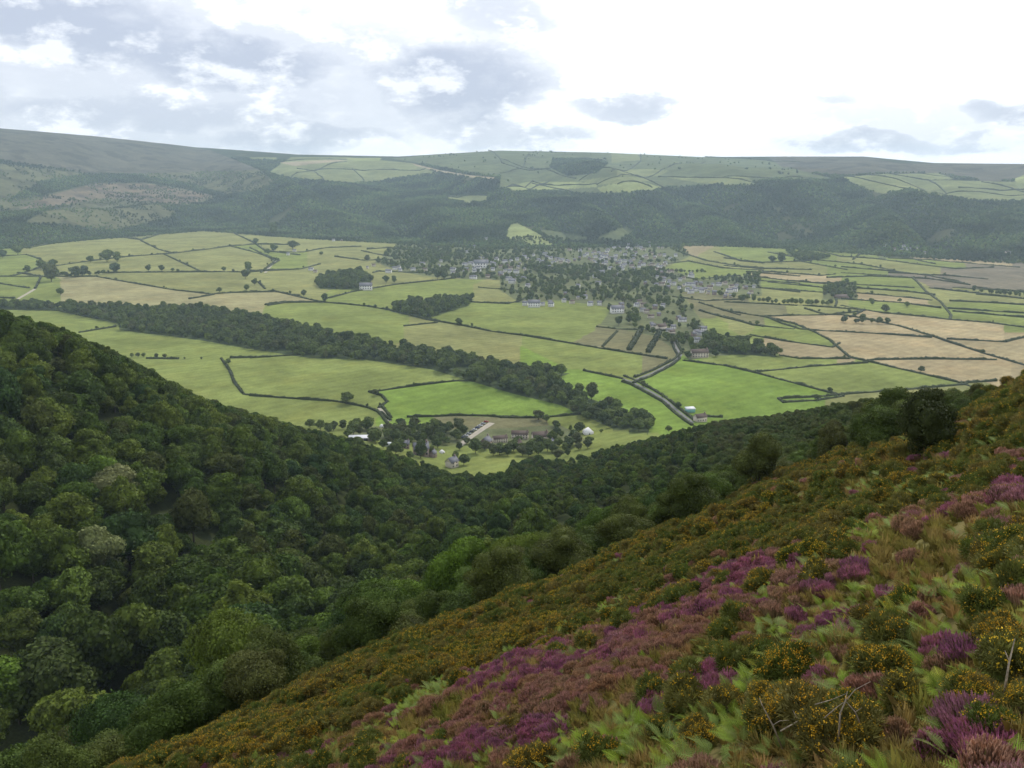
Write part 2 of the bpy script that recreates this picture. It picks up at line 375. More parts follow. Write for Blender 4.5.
# ------------------------------------------------------------------ materials
def new_mat(name):
    m = bpy.data.materials.new(name); m.use_nodes = True; nt = m.node_tree; nt.nodes.clear()
    return m, nt, nt.nodes, nt.links
def mat_leaf(name, cols, trans=.25, nscale=.35, vary=.5, rough=.6, patch=0):
    """foliage: a hue per plant, lighter and darker sprays inside it"""
    m, nt, N, L = new_mat(name)
    oi = N.new('ShaderNodeObjectInfo'); rp = N.new('ShaderNodeValToRGB')
    e = rp.color_ramp.elements
    for i, c in enumerate(cols):
        el = e[i] if i < 2 else e.new(1)
        el.position = i / max(1, len(cols) - 1); el.color = (*c, 1)
    L.new(oi.outputs['Random'], rp.inputs[0])
    tc = N.new('ShaderNodeTexCoord'); nz = N.new('ShaderNodeTexNoise'); nz.inputs['Scale'].default_value = nscale; nz.inputs['Detail'].default_value = 3
    L.new(tc.outputs['Object'], nz.inputs['Vector'])
    mr = N.new('ShaderNodeMapRange'); mr.inputs[1].default_value = .3; mr.inputs[2].default_value = .7; mr.inputs[3].default_value = 1 - vary; mr.inputs[4].default_value = 1 + vary
    L.new(nz.outputs[0], mr.inputs[0])
    mx = N.new('ShaderNodeVectorMath'); mx.operation = 'SCALE'; L.new(rp.outputs[0], mx.inputs[0]); L.new(mr.outputs[0], mx.inputs['Scale'])
    if patch:      # stands of different trees, contrast raised to stand in for relief shading
        ge = N.new('ShaderNodeNewGeometry'); n2 = N.new('ShaderNodeTexNoise'); n2.inputs['Scale'].default_value = patch; n2.inputs['Detail'].default_value = 5; L.new(ge.outputs['Position'], n2.inputs['Vector'])
        m2 = N.new('ShaderNodeMapRange'); m2.inputs[1].default_value = .36; m2.inputs[2].default_value = .66; m2.inputs[3].default_value = .45; m2.inputs[4].default_value = 1.95; L.new(n2.outputs[0], m2.inputs[0])
        m3 = N.new('ShaderNodeVectorMath'); m3.operation = 'SCALE'; L.new(mx.outputs[0], m3.inputs[0]); L.new(m2.outputs[0], m3.inputs['Scale']); mx = m3
    d = N.new('ShaderNodeBsdfPrincipled'); d.inputs['Roughness'].default_value = rough; d.inputs['Specular IOR Level'].default_value = .12
    L.new(mx.outputs[0], d.inputs['Base Color'])
    t = N.new('ShaderNodeBsdfTranslucent'); L.new(mx.outputs[0], t.inputs[0])
    ms = N.new('ShaderNodeMixShader'); ms.inputs[0].default_value = trans; L.new(d.outputs[0], ms.inputs[1]); L.new(t.outputs[0], ms.inputs[2])
    out = N.new('ShaderNodeOutputMaterial'); L.new(ms.outputs[0], out.inputs[0])
    return m
def mat_plain(name, c, rough=.7, vary=.15, scale=3., spec=.3, metal=0):
    m, nt, N, L = new_mat(name)
    tc = N.new('ShaderNodeTexCoord'); nz = N.new('ShaderNodeTexNoise'); nz.inputs['Scale'].default_value = scale; nz.inputs['Detail'].default_value = 4
    L.new(tc.outputs['Object'], nz.inputs['Vector'])
    mr = N.new('ShaderNodeMapRange'); mr.inputs[1].default_value = .3; mr.inputs[2].default_value = .7; mr.inputs[3].default_value = 1 - vary; mr.inputs[4].default_value = 1 + vary
    L.new(nz.outputs[0], mr.inputs[0])
    mx = N.new('ShaderNodeVectorMath'); mx.operation = 'SCALE'; mx.inputs[0].default_value = c; L.new(mr.outputs[0], mx.inputs['Scale'])
    d = N.new('ShaderNodeBsdfPrincipled'); d.inputs['Roughness'].default_value = rough; d.inputs['Specular IOR Level'].default_value = spec; d.inputs['Metallic'].default_value = metal
    L.new(mx.outputs[0], d.inputs['Base Color'])
    out = N.new('ShaderNodeOutputMaterial'); L.new(d.outputs[0], out.inputs[0])
    return m
def mat_ground():
    m, nt, N, L = new_mat('meadow_and_moor_ground')
    at = N.new('ShaderNodeAttribute'); at.attribute_name = 'Col'
    geo = N.new('ShaderNodeNewGeometry')
    last = at.outputs['Color']
    for sc, amt in ((.012, .20), (.06, .16), (.35, .12), (1.7, .22)):
        nz = N.new('ShaderNodeTexNoise'); nz.inputs['Scale'].default_value = sc; nz.inputs['Detail'].default_value = 4
        L.new(geo.outputs['Position'], nz.inputs['Vector'])
        mr = N.new('ShaderNodeMapRange'); mr.inputs[1].default_value = .3; mr.inputs[2].default_value = .7; mr.inputs[3].default_value = 1 - amt; mr.inputs[4].default_value = 1 + amt
        L.new(nz.outputs[0], mr.inputs[0])
        mx = N.new('ShaderNodeVectorMath'); mx.operation = 'SCALE'; L.new(last, mx.inputs[0]); L.new(mr.outputs[0], mx.inputs['Scale']); last = mx.outputs[0]
    wv = N.new('ShaderNodeTexWave'); wv.inputs['Scale'].default_value = .022; wv.inputs['Distortion'].default_value = 3; wv.inputs['Detail'].default_value = 3; wm = N.new('ShaderNodeMapping'); wm.inputs['Rotation'].default_value = (0, 0, .9)
    L.new(geo.outputs['Position'], wm.inputs[0]); L.new(wm.outputs[0], wv.inputs[0]); wr = N.new('ShaderNodeMapRange'); wr.inputs[3].default_value = .95; wr.inputs[4].default_value = 1.05; L.new(wv.outputs['Fac'], wr.inputs[0])
    mx = N.new('ShaderNodeVectorMath'); mx.operation = 'SCALE'; L.new(last, mx.inputs[0]); L.new(wr.outputs[0], mx.inputs['Scale']); last = mx.outputs[0]
    # tired yellow patches drifting over the turf
    nz = N.new('ShaderNodeTexNoise'); nz.inputs['Scale'].default_value = .02; nz.inputs['Detail'].default_value = 5; L.new(geo.outputs['Position'], nz.inputs['Vector'])
    mr = N.new('ShaderNodeMapRange'); mr.inputs[1].default_value = .5; mr.inputs[2].default_value = .75; mr.inputs[4].default_value = .35; L.new(nz.outputs[0], mr.inputs[0])
    mm = N.new('ShaderNodeMix'); mm.data_type = 'RGBA'; mm.blend_type = 'MULTIPLY'; L.new(mr.outputs[0], mm.inputs[0]); L.new(last, mm.inputs[6]); mm.inputs[7].default_value = (1.25, 1.02, .85, 1)
    d = N.new('ShaderNodeBsdfDiffuse'); L.new(mm.outputs[2], d.inputs[0])
    out = N.new('ShaderNodeOutputMaterial'); L.new(d.outputs[0], out.inputs[0])
    return m
M = {}
M['ground'] = mat_ground()
M['leaf'] = mat_leaf('broadleaf_foliage', [(0.054,0.078,0.012), (0.061,0.106,0.014), (0.088,0.129,0.016), (0.132,0.168,0.022), (0.047,0.090,0.020), (0.083,0.095,0.020), (0.113,0.185,0.020)], nscale=.45, vary=.55)
M['leaf_scrub'] = mat_leaf('scrub_foliage', [(0.085,0.106,0.022), (0.068,0.106,0.020), (0.103,0.133,0.026), (0.099,0.104,0.028), (0.103,0.159,0.028)], nscale=.6, vary=.55)
M['leaf_haw'] = mat_leaf('hawthorn_foliage', [(.048,.062,.018), (.048,.062,.018)], nscale=.9, vary=.4)
M['leaf_blossom'] = mat_leaf('pale_chestnut_foliage', [(.26,.27,.11), (.22,.25,.09)], nscale=.6, vary=.35)
M['leaf_far'] = mat_leaf('far_wood_foliage', [(0.068,0.102,0.034), (0.092,0.134,0.039), (0.079,0.111,0.044), (0.137,0.168,0.052)], nscale=.1, vary=.2, patch=.0045)
M['leaf_valley'] = mat_leaf('valley_foliage', [(0.084,0.112,0.033), (0.123,0.165,0.042), (0.168,0.212,0.055), (0.084,0.118,0.044), (0.146,0.159,0.061)], nscale=.4, vary=.45)
M['hedge'] = mat_leaf('hedge_foliage', [(.042,.056,.020), (.066,.082,.028)], nscale=.8, vary=.4)
M['bark'] = mat_plain('bark', (.075,.06,.045), .9)
M['gorse'] = mat_leaf('gorse_spines', [(.105,.135,.026), (.135,.150,.032), (.19,.155,.045), (.115,.150,.030)], trans=.15, nscale=2.2, vary=.5)
M['gorse_fl'] = mat_leaf('gorse_flowers', [(0.713,0.425,0.023), (0.598,0.310,0.023), (0.828,0.552,0.034)], trans=.2, nscale=3, vary=.3)
M['heather'] = mat_leaf('heather_sprigs', [(0.270,0.188,0.090), (0.285,0.165,0.105), (0.195,0.180,0.068)], trans=.15, nscale=2.5, vary=.4)
M['heather_fl'] = mat_leaf('heather_flowers', [(.50,.17,.30), (.54,.22,.33), (.42,.15,.29), (.56,.29,.33)], trans=.3, nscale=2.5, vary=.4)
M['heather_old'] = mat_leaf('faded_heather_flowers', [(.56,.31,.26), (.52,.34,.19), (.54,.26,.28)], trans=.3, nscale=2.5, vary=.4)
M['bracken'] = mat_leaf('bracken_fronds', [(0.189,0.278,0.024), (0.230,0.313,0.029), (0.176,0.255,0.035), (0.311,0.313,0.035)], trans=.3, nscale=1.5, vary=.3)
M['bracken_d'] = mat_leaf('bluish_bracken_fronds', [(0.168,0.231,0.055), (0.196,0.252,0.057)], trans=.3, nscale=1.5, vary=.3)
M['grass'] = mat_leaf('moor_grass', [(0.330,0.292,0.067), (0.446,0.321,0.111), (0.248,0.262,0.052), (0.495,0.307,0.133)], trans=.3, nscale=1.5, vary=.3)
M['dead'] = mat_plain('bleached_dead_wood', (.34,.28,.21), .9, .45, 25)
M['white'] = mat_plain('white_render', (.78,.76,.72), .8)
M['cream'] = mat_plain('cream_render', (.60,.53,.43), .8)
M['stone'] = mat_plain('pinkish_stone', (.30,.23,.19), .9)
M['slate'] = mat_plain('slate_roof', (.17,.17,.185), .7)
M['tile'] = mat_plain('brown_tile_roof', (.115,.082,.065), .8)
M['thatch'] = mat_plain('thatch_roof', (.20,.16,.12), .9)
M['glass'] = mat_plain('window_glass', (.03,.035,.04), .15, spec=.5)
M['track'] = mat_plain('pale_gravel_track', (.42,.37,.29), .9, .2, .3)
M['lane'] = mat_plain('grey_lane_tarmac', (.20,.19,.18), .9, .2, .3)
M['rubber'] = mat_plain('tyre_rubber', (.02,.02,.02), .8)
M['metal'] = mat_plain('roof_sheet_white', (.74,.74,.74), .5)
M['teal'] = mat_plain('teal_tarpaulin', (.22,.46,.44), .6)

# ------------------------------------------------------------------ ground: one sheet out past the skyline
fine = np.radians(np.linspace(-35, 35, 1130))
az_cols = np.concatenate([np.radians(np.linspace(-180, -35.5, 60)), fine, np.radians(np.linspace(35.5, 180, 60))])
rr = [np.geomspace(.6, 30, 60), np.geomspace(30.6, 760, 150)]
t_v = np.tan(np.radians(np.linspace(16.4, 4.05, 470)))           # even steps of depression over the valley
rr += [230 / t_v[1:], np.linspace(3270, 7300, 215), np.linspace(7400, 9000, 6)]
rad = np.concatenate(rr); rad = np.unique(np.maximum.accumulate(rad))
AZ, RR = np.meshgrid(az_cols, rad)
GX = RR * np.sin(AZ); GY = RR * np.cos(AZ)
GZ = Z(GX.ravel(), GY.ravel()).reshape(GX.shape)
ppx, ppy = proj(GX, GY, GZ)
hz, hs = hill_z(np.clip(AZ, -AMAX, AMAX), RR)
col = np.zeros(GX.shape + (3,))
fx = np.clip(((ppx - RX0) * RS).astype(int), 0, nx - 1); fy = np.clip(((ppy - RY0) * RS).astype(int), 0, ny - 1)
col[:] = seed_col[field[fy, fx]]
for poly in VILLAGE + WOODS_VALLEY:
    m = inside(poly, ppx, ppy) & (RR > 740); col[m] = (.15, .165, .08) if poly in VILLAGE else (.085, .11, .05)
names, hk = hill_kind(ppx, ppy, hs)
hp = np.array([HCOL[n_] for n_ in names])
hm = hs > 20
tone = .75 + .5 * fbm(GX / 160, GY / 160, 77)
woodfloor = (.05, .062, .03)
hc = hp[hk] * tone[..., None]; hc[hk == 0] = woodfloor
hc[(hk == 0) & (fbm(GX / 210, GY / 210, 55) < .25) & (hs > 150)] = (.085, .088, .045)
dapple = fbm(GX / 75, GY / 75, 91) > .60
rough_like = np.isin(hk, [names.index('rough'), names.index('heath'), names.index('moor')])
hc[rough_like & dapple] *= .62
mix = sstep(0, 60, hs)[..., None]
col = col * (1 - mix) + hc * mix
near = RR < 780
rim_y = np.interp(ppx, [0,300,345,400,450,506,514,540,575,600,640,690,1024], [300,429,438,455,471,474,460,456,457,449,441,428,380]) + 5
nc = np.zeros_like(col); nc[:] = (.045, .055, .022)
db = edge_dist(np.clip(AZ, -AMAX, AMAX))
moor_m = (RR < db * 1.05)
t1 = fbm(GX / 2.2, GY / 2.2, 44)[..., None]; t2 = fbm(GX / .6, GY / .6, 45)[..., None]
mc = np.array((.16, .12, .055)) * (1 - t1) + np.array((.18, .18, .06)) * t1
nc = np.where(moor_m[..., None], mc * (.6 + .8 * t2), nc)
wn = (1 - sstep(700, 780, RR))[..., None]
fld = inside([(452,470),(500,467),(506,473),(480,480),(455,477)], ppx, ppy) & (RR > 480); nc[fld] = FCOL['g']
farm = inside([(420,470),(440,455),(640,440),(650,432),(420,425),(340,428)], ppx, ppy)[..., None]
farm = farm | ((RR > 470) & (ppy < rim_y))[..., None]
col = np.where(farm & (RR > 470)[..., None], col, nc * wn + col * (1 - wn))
nr, ncol = GX.shape
idx = np.arange(nr * ncol).reshape(nr, ncol)
q = np.stack([idx[:-1, :-1], idx[:-1, 1:], idx[1:, 1:], idx[1:, :-1]], -1).reshape(-1, 4)[:, ::-1]
verts = np.stack([GX, GY, GZ], -1).reshape(-1, 3)
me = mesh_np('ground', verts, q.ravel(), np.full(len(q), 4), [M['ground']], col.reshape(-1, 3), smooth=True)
tag(link('ground', me), kind='structure')
del q, col, nc, hc

# ------------------------------------------------------------------ words for where a thing is seen
ORD = ['first', 'second', 'third', 'fourth', 'fifth', 'sixth', 'seventh', 'eighth', 'ninth', 'tenth', 'eleventh', 'twelfth', 'thirteenth', 'fourteenth', 'fifteenth', 'sixteenth', 'seventeenth', 'eighteenth', 'nineteenth', 'twentieth',
       'twenty-first', 'twenty-second', 'twenty-third', 'twenty-fourth', 'twenty-fifth', 'twenty-sixth', 'twenty-seventh', 'twenty-eighth', 'twenty-ninth', 'thirtieth']
HWORD = ['at the left edge', 'near the left edge', 'left of the quarter line', 'right of the quarter line', 'left of centre', 'at the centre', 'right of centre', 'left of three quarters across', 'right of three quarters across', 'near the right edge', 'at the right edge']
VWORD = ['at the skyline', 'just under the skyline', 'on the far slope', 'in the far valley', 'in the valley', 'in the near valley', 'at middle height', 'below the middle', 'low down', 'near the bottom', 'at the bottom']
def cell_of(px, py):
    return int(np.clip(px / W * 11, 0, 10)), (0 if py < 160 else 1 if py < 190 else 2 if py < 235 else 3 if py < 275 else 4 if py < 330 else 5 if py < 400 else 6 if py < 470 else 7 if py < 540 else 8 if py < 620 else 9 if py < 700 else 10)
LABELS = set()
def place_labels(items, kindword):
    """items: list of (object, px, py, look); every one gets words that lead to it alone"""
    cells = {}
    for it in items:
        cells.setdefault(cell_of(it[1], it[2]) + (it[3],), []).append(it)
    for (cx, cy, look), lst in cells.items():
        lst.sort(key=lambda t: t[1])
        for k, (o, px, py, lk) in enumerate(lst):
            where = f'{VWORD[cy]}, {HWORD[cx]}'
            if len(lst) == 1: lab = f'{lk} {kindword} {where}'
            else: lab = f'{lk} {kindword}, {ORD[min(k, 29)]} from left {where}'
            w = lab.split()
            if len(w) > 16: lab = ' '.join(w[:16])
            o['label'] = lab

# ------------------------------------------------------------------ plants: forms that get repeated
ICO = None
def ico(sub):
    global ICO
    import bmesh
    bm = bmesh.new(); bmesh.ops.create_icosphere(bm, subdivisions=sub, radius=1)
    v = np.array([p.co[:] for p in bm.verts]); f = np.array([[q.index for q in p.verts] for p in bm.faces]); bm.free()
    return v, f
ICO1, ICO2, ICO3 = ico(1), ico(2), ico(3)
def sph_noise(d, rng, k=6, amp=.25):
    s = np.zeros(len(d))
    for _ in range(k):
        w = rng.normal(size=3) * rng.uniform(1.5, 4); s += np.sin(d @ w + rng.uniform(0, 6.3))
    return 1 + amp * s / math.sqrt(k)
def crown_arrays(seed, lobes, R, HT, z0, leaves, size, core=.80):
    """a crown as many sprays of leaves over uneven boughs"""
    rng = np.random.default_rng(seed)
    V, Fc, S = [], [], []; off = 0
    cs = []
    for i in range(lobes):
        u = (i + .5) / lobes; ring = math.sqrt(u)
        a = i * 2.4 + rng.uniform(-.5, .5)
        rr_ = R * .72 * ring * rng.uniform(.75, 1.1)
        zc = z0 + HT * (.48 + .34 * (1 - ring ** 2) + rng.uniform(-.26, .16))
        lr = R * rng.uniform(.20, .56)
        cs.append((np.array([rr_ * math.cos(a), rr_ * math.sin(a), zc]), np.array([lr, lr, lr * rng.uniform(.62, .9)])))
    cs.append((np.array([0, 0, z0 + HT * .45]), np.array([R * .62, R * .62, HT * .42])))
    vv, ff = ICO2 if leaves > 800 else ICO1
    for c, r in cs:
        p = vv * sph_noise(vv, rng, 5, .24)[:, None] * r * core + c
        V.append(p); Fc.append((ff + off).ravel()); S.append(np.full(len(ff), 3)); off += len(p)
    w = np.array([r[0] * r[2] for c, r in cs]); w /= w.sum()
    pick = rng.choice(len(cs), leaves, p=w)
    cc = np.array([c for c, r in cs])[pick]; rc = np.array([r for c, r in cs])[pick]
    d = rng.normal(size=(leaves, 3)); d[:, 2] += .35; d /= np.linalg.norm(d, axis=1)[:, None]
    p = cc + d * rc * (rng.uniform(.86, 1.16, (leaves, 1)) + (rng.random((leaves, 1)) < .12) * .12)
    nrm = d + rng.normal(size=(leaves, 3)) * .55; nrm /= np.linalg.norm(nrm, axis=1)[:, None]
    t = np.cross(nrm, rng.normal(size=(leaves, 3))); t /= np.linalg.norm(t, axis=1)[:, None] + 1e-9
    b = np.cross(nrm, t)
    sz = size * rng.uniform(.55, 1.3, (leaves, 1))
    # five-cornered sprays with an uneven outline, slightly cupped
    ang = np.linspace(0, 2 * pi, 6)[:-1]
    rad_ = rng.uniform(.55, 1.15, (leaves, 5))
    q = p[:, None, :] + sz[:, None] * rad_[..., None] * (np.cos(ang)[None, :, None] * t[:, None, :] + np.sin(ang)[None, :, None] * b[:, None, :]) - nrm[:, None, :] * (sz * .25)[:, None] * (rad_[..., None])
    V.append(q.reshape(-1, 3)); Fc.append(np.arange(leaves * 5) + off); S.append(np.full(leaves, 5))
    return np.concatenate(V), np.concatenate(Fc), np.concatenate(S), cs
def trunk_mesh(name, cs, z0, r0, base=-3):
    mb = MB(); top = z0 + 3
    mb.tube([(0, 0, base), (.05, 0, 0), (.1, .05, z0 * .6), (0, 0, top)], [r0 * 1.5, r0 * 1.15, r0 * .85, r0 * .55], 8)
    for c, r in cs[:7]:
        mb.tube([(0, 0, z0 * .75), tuple(c * np.array([.5, .5, .8])), tuple(c)], [r0 * .45, r0 * .3, r0 * .1], 5)
    return mb.mesh(name, [M['bark']])
def tree_form(i, leaves, size, lobes, R, HT, z0, mat, name='crown'):
    V, Fc, S, cs = crown_arrays(100 + i, lobes, R, HT, z0, leaves, size)
    return mesh_np(name, V, Fc, S, [mat]), trunk_mesh('trunk', cs, z0, .22 * R / 5)
NEARF = [tree_form(i, 7000, .34, 12 + 2 * (i % 4), (5.2, 4.6, 6.0, 5.0, 4.4, 5.6)[i % 6], (9.5, 10.5, 9, 11, 9, 10)[i % 6], 2.4, M['leaf']) for i in range(8)]
CLOSEF = [tree_form(i, 38000, .12, 12 + 2 * (i % 4), (5.2, 4.6, 6.0, 5.0)[i % 4], (9.5, 10.5, 9, 11)[i % 4], 2.4, M['leaf']) for i in range(4)]
BLOSF = [tree_form(20 + i, 7000, .34, 13, 5.6, 10, 2.4, M['leaf_blossom']) for i in range(1)]
SCRUBF = [tree_form(40 + i, 20000, .072, 9 + i % 3, (2.6, 3.0, 2.3, 2.8)[i % 4], (4.4, 5.0, 4.8, 4.0)[i % 4], .5, M['leaf_scrub']) for i in range(6)]
MIDF = [tree_form(60 + i, 1500, .6, 9, 5.2, 9.5, 2.0, M['leaf_valley']) for i in range(6)]
FARF = [tree_form(80 + i, 90, 1.9, 4, 6, 9, .5, M['leaf_far']) for i in range(5)]
print('forms built')

def gn_scatter(name, forms, pts, rot, scl, idx, label=None, kind='stuff'):
    """one object that repeats the given forms over many points"""
    pts = np.asarray(pts, np.float32)
    src = bpy.data.collections.new(name + '_forms')
    for i, me in enumerate(forms):
        so = bpy.data.objects.new(f'{name}_form_{i:02d}', me); src.objects.link(so)
    me = bpy.data.meshes.new(name); me.vertices.add(len(pts)); me.vertices.foreach_set('co', pts.ravel())
    a = me.attributes.new('turn', 'FLOAT_VECTOR', 'POINT'); a.data.foreach_set('vector', np.asarray(rot, np.float32).ravel())
    a = me.attributes.new('size', 'FLOAT_VECTOR', 'POINT'); a.data.foreach_set('vector', np.asarray(scl, np.float32).ravel())
    a = me.attributes.new('form', 'INT', 'POINT'); a.data.foreach_set('value', np.asarray(idx, np.int32))
    o = link(name, me)
    ng = bpy.data.node_groups.new(name, 'GeometryNodeTree')
    ng.interface.new_socket('Geometry', in_out='INPUT', socket_type='NodeSocketGeometry'); ng.interface.new_socket('Geometry', in_out='OUTPUT', socket_type='NodeSocketGeometry')
    N, L = ng.nodes, ng.links
    gi = N.new('NodeGroupInput'); go = N.new('NodeGroupOutput'); ci = N.new('GeometryNodeCollectionInfo'); ip = N.new('GeometryNodeInstanceOnPoints')
    ci.inputs['Collection'].default_value = src; ci.inputs['Separate Children'].default_value = True; ci.inputs['Reset Children'].default_value = True
    def na(nm, ty):
        q_ = N.new('GeometryNodeInputNamedAttribute'); q_.data_type = ty; q_.inputs[0].default_value = nm
        return [s for s in q_.outputs if s.enabled][0]
    L.new(gi.outputs[0], ip.inputs['Points']); L.new(ci.outputs[0], ip.inputs['Instance']); ip.inputs['Pick Instance'].default_value = True
    L.new(na('form', 'INT'), ip.inputs['Instance Index']); L.new(na('turn', 'FLOAT_VECTOR'), ip.inputs['Rotation']); L.new(na('size', 'FLOAT_VECTOR'), ip.inputs['Scale'])
    L.new(ip.outputs[0], go.inputs[0])
    md = o.modifiers.new('repeat', 'NODES'); md.node_group = ng
    o['kind'] = kind
    if label: o['label'] = label
    return o

def visible_share(px, py, rpx, hpx, depth, res=1.0):
    """how many picture points each candidate shows, nearer ones hiding farther ones"""
    w, h = int(W * res), int(H * res)
    taken = np.zeros((h, w), bool); out = np.zeros(len(px))
    for i in np.argsort(depth):
        x0 = int((px[i] - rpx[i]) * res); x1 = int((px[i] + rpx[i]) * res) + 1
        y0 = int((py[i] - hpx[i]) * res); y1 = int((py[i] + hpx[i]) * res) + 1
        x0 = max(0, x0); y0 = max(0, y0); x1 = min(w, x1); y1 = min(h, y1)
        if x1 <= x0 or y1 <= y0: continue
        yy, xx = np.mgrid[y0:y1, x0:x1]
        m = ((xx / res - px[i]) / (rpx[i] + .5)) ** 2 + ((yy / res - py[i]) / (hpx[i] + .5)) ** 2 < .8
        sub = taken[y0:y1, x0:x1]
        out[i] = (m & ~sub).sum(); sub |= m
    return out

# ------------------------------------------------------------------ the combe woods
def jitter_grid(x0, x1, y0, y1, s, seed):
    rng = np.random.default_rng(seed)
    gx, gy = np.meshgrid(np.arange(x0, x1, s), np.arange(y0, y1, s))
    gx = gx.ravel() + rng.uniform(-.42, .42, gx.size) * s; gy = gy.ravel() + rng.uniform(-.42, .42, gy.size) * s
    return gx, gy
def in_view_az(x, y, m=4.5): return np.abs(np.degrees(np.arctan2(x, y))) < 31 + m

def wood_points(s, seed):
    gx, gy = jitter_grid(-460, 420, 20, 800, s, seed)
    D = np.hypot(gx, gy); az = np.arctan2(gx, gy)
    ok = in_view_az(gx, gy) & (D > edge_dist(az) * (.74 + .62 * fbm(gx / 8, gy / 8, 66, 2)) + 2) & (D < 720)
    gx, gy, D, az = gx[ok], gy[ok], D[ok], az[ok]
    gz = Z(gx, gy); px, py = proj(gx, gy, gz)
    # open ground: valley floor fields and the hamlet
    ok = (gz > VALLEY + 4) | (D < 690)
    ok &= ~inside([(452,470),(500,467),(506,473),(480,480),(455,477)], px, py) | (D < 500)
    return gx[ok], gy[ok], gz[ok], D[ok], az[ok], px[ok], py[ok]
# size of the trees: tall in the combe, low scrub on the right-hand shoulder and along the moor
def tall(px, D, az):
    return sstep(0, 60, D - edge_dist(az)) * (1 - .55 * sstep(560, 760, px))
big = wood_points(8.9, 21); small = wood_points(4.3, 22)
kb = tall(big[5], big[3], big[4]) > .55
ks = (tall(small[5], small[3], small[4]) <= .55)
trees = []   # x, y, z, D, form list, index, scale, rot
rng = np.random.default_rng(5)
for x, y, z, D in zip(*[c[kb] for c in big[:4]]):
    trees.append((x, y, z, D, 'near', rng.integers(8), .68 + .95 * rng.random() ** 1.5, rng.uniform(0, 6.3), 5.3, 10.5))
for x, y, z, D in zip(*[c[ks] for c in small[:4]]):
    sc = rng.uniform(.7, 1.35)
    trees.append((x, y, z, D, 'scrub', rng.integers(6), sc, rng.uniform(0, 6.3), 2.8, 5.0))
# trees are lower where the wood thins out towards its upper edge
RIM = np.array([(-60,312),(0,319),(50,327),(100,347),(150,372),(200,399),(250,413),(300,429),(345,438),(400,455),(450,471),(506,474),(514,460),(540,456),(575,457),(600,449),(640,441),(662,436),(690,428),(750,416),(800,409),(850,401),(900,399),(960,394),(985,389),(1024,396),(1084,400)], float)
tt_ = []
for t in trees:
    full = {'near': 12.2, 'scrub': 5.2}[t[4]]; sc = t[6]
    bx, by = proj(t[0], t[1], t[2]); lim = np.interp(float(bx), RIM[:, 0], RIM[:, 1]) + rng.uniform(-2.5, 2)
    sc = sc * (1 - .33 * float(sstep(230, 430, bx)) * (t[4] == 'near')) * (1 - .3 * float(sstep(740, 800, bx)))
    room = (float(by) - lim) / F * t[3] / full
    if t[4] == 'near' and t[3] < 175: sc = min(sc, .88)
    if t[4] == 'scrub' and t[3] < 110: sc = min(sc, .55 + .4 * t[3] / 110)
    if t[4] == 'near' and bx > 540: sc = min(sc, .62)
    if room < sc: sc = room
    if sc < (.42 if t[4] == 'near' else .3): continue
    tt_.append(t[:6] + (sc,) + t[7:])
trees = tt_
T = np.array([(t[0], t[1], t[2], t[3], t[6], t[8], t[9]) for t in trees])
tpx, tpy = proj(T[:, 0], T[:, 1], T[:, 2] + T[:, 6] * T[:, 4] * .62)
rpx = T[:, 5] * T[:, 4] / T[:, 3] * F; hpx = T[:, 6] * T[:, 4] * .45 / T[:, 3] * F
vis = visible_share(tpx, tpy, rpx, hpx, T[:, 3])
print('wood trees', len(trees), 'seen', int((vis > 0).sum()))
LOOK = ['dark olive', 'deep green', 'mid green', 'dull green', 'grey-green', 'bright green']
sizeword = lambda s: 'small ' if s < .88 else 'large ' if s > 1.12 else ''
items_t, items_s = [], []
isbig = np.array([t[4] == 'near' for t in trees])
order = np.argsort(-vis)
chosen = [i for i in order if isbig[i]][:200]; chosen_s = [i for i in order if not isbig[i]][:250]
# the three pale crowns among the dark wood
pale_at = [(100, 545), (110, 483), (290, 665)]
pale = set()
for ax_, ay_ in pale_at[:2]:
    pale.add(min(chosen, key=lambda i: (tpx[i] - ax_) ** 2 + (tpy[i] - ay_) ** 2))
def put_tree(i, name, forms, cat, group):
    t = trees[i]
    o = bpy.data.objects.new(name, None); COL.objects.link(o); o.empty_display_size = .5
    o.location = (t[0], t[1], t[2]); o.rotation_euler = (0, 0, t[7]); s = t[6]; o.scale = (s * (1 + .16 * math.sin(i * 1.7)), s * (1 - .12 * math.sin(i * 2.3)), s * (1 + .16 * math.sin(i)))
    c, tr = forms[t[5] % len(forms)]
    link('trunk', tr, o); link('crown', c, o)
    tag(o, cat=cat, group=group); return o
for i in chosen:
    if i in pale:
        o = put_tree(i, 'broadleaf_tree', BLOSF, 'tree', 'pale flowering trees in the dark wood'); items_t.append((o, tpx[i], tpy[i], 'pale yellow-green flowering'))
    else:
        o = put_tree(i, 'broadleaf_tree', CLOSEF if trees[i][3] < 170 else NEARF, 'tree', 'broadleaf trees of the combe wood'); items_t.append((o, tpx[i], tpy[i], sizeword(trees[i][6]) + 'broad crowned'))
for i in chosen_s:
    o = put_tree(i, 'scrub_tree', SCRUBF, 'scrub tree', 'low scrub trees above the combe'); items_s.append((o, tpx[i], tpy[i], sizeword(trees[i][6]) + 'low bushy'))
place_labels(items_t, 'tree'); place_labels(items_s, 'scrub tree')
done = set(chosen) | set(chosen_s)
rest = [i for i in range(len(trees)) if i not in done]
def scatter_trees(name, ids, forms, label):
    p = [trees[i][:3] for i in ids]; r = [(0, 0, trees[i][7]) for i in ids]; s = [(trees[i][6],) * 3 for i in ids]
    gn_scatter(name, [f[0] for f in forms], p, r, s, [trees[i][5] for i in ids], label)
restb = [i for i in rest if isbig[i]]
for i in restb:
    if trees[i][3] < 170: trees[i] = trees[i][:5] + (8 + trees[i][5] % 4,) + trees[i][6:]
scatter_trees('woodland', restb, NEARF + CLOSEF, 'mass of broadleaf woodland filling the combe')
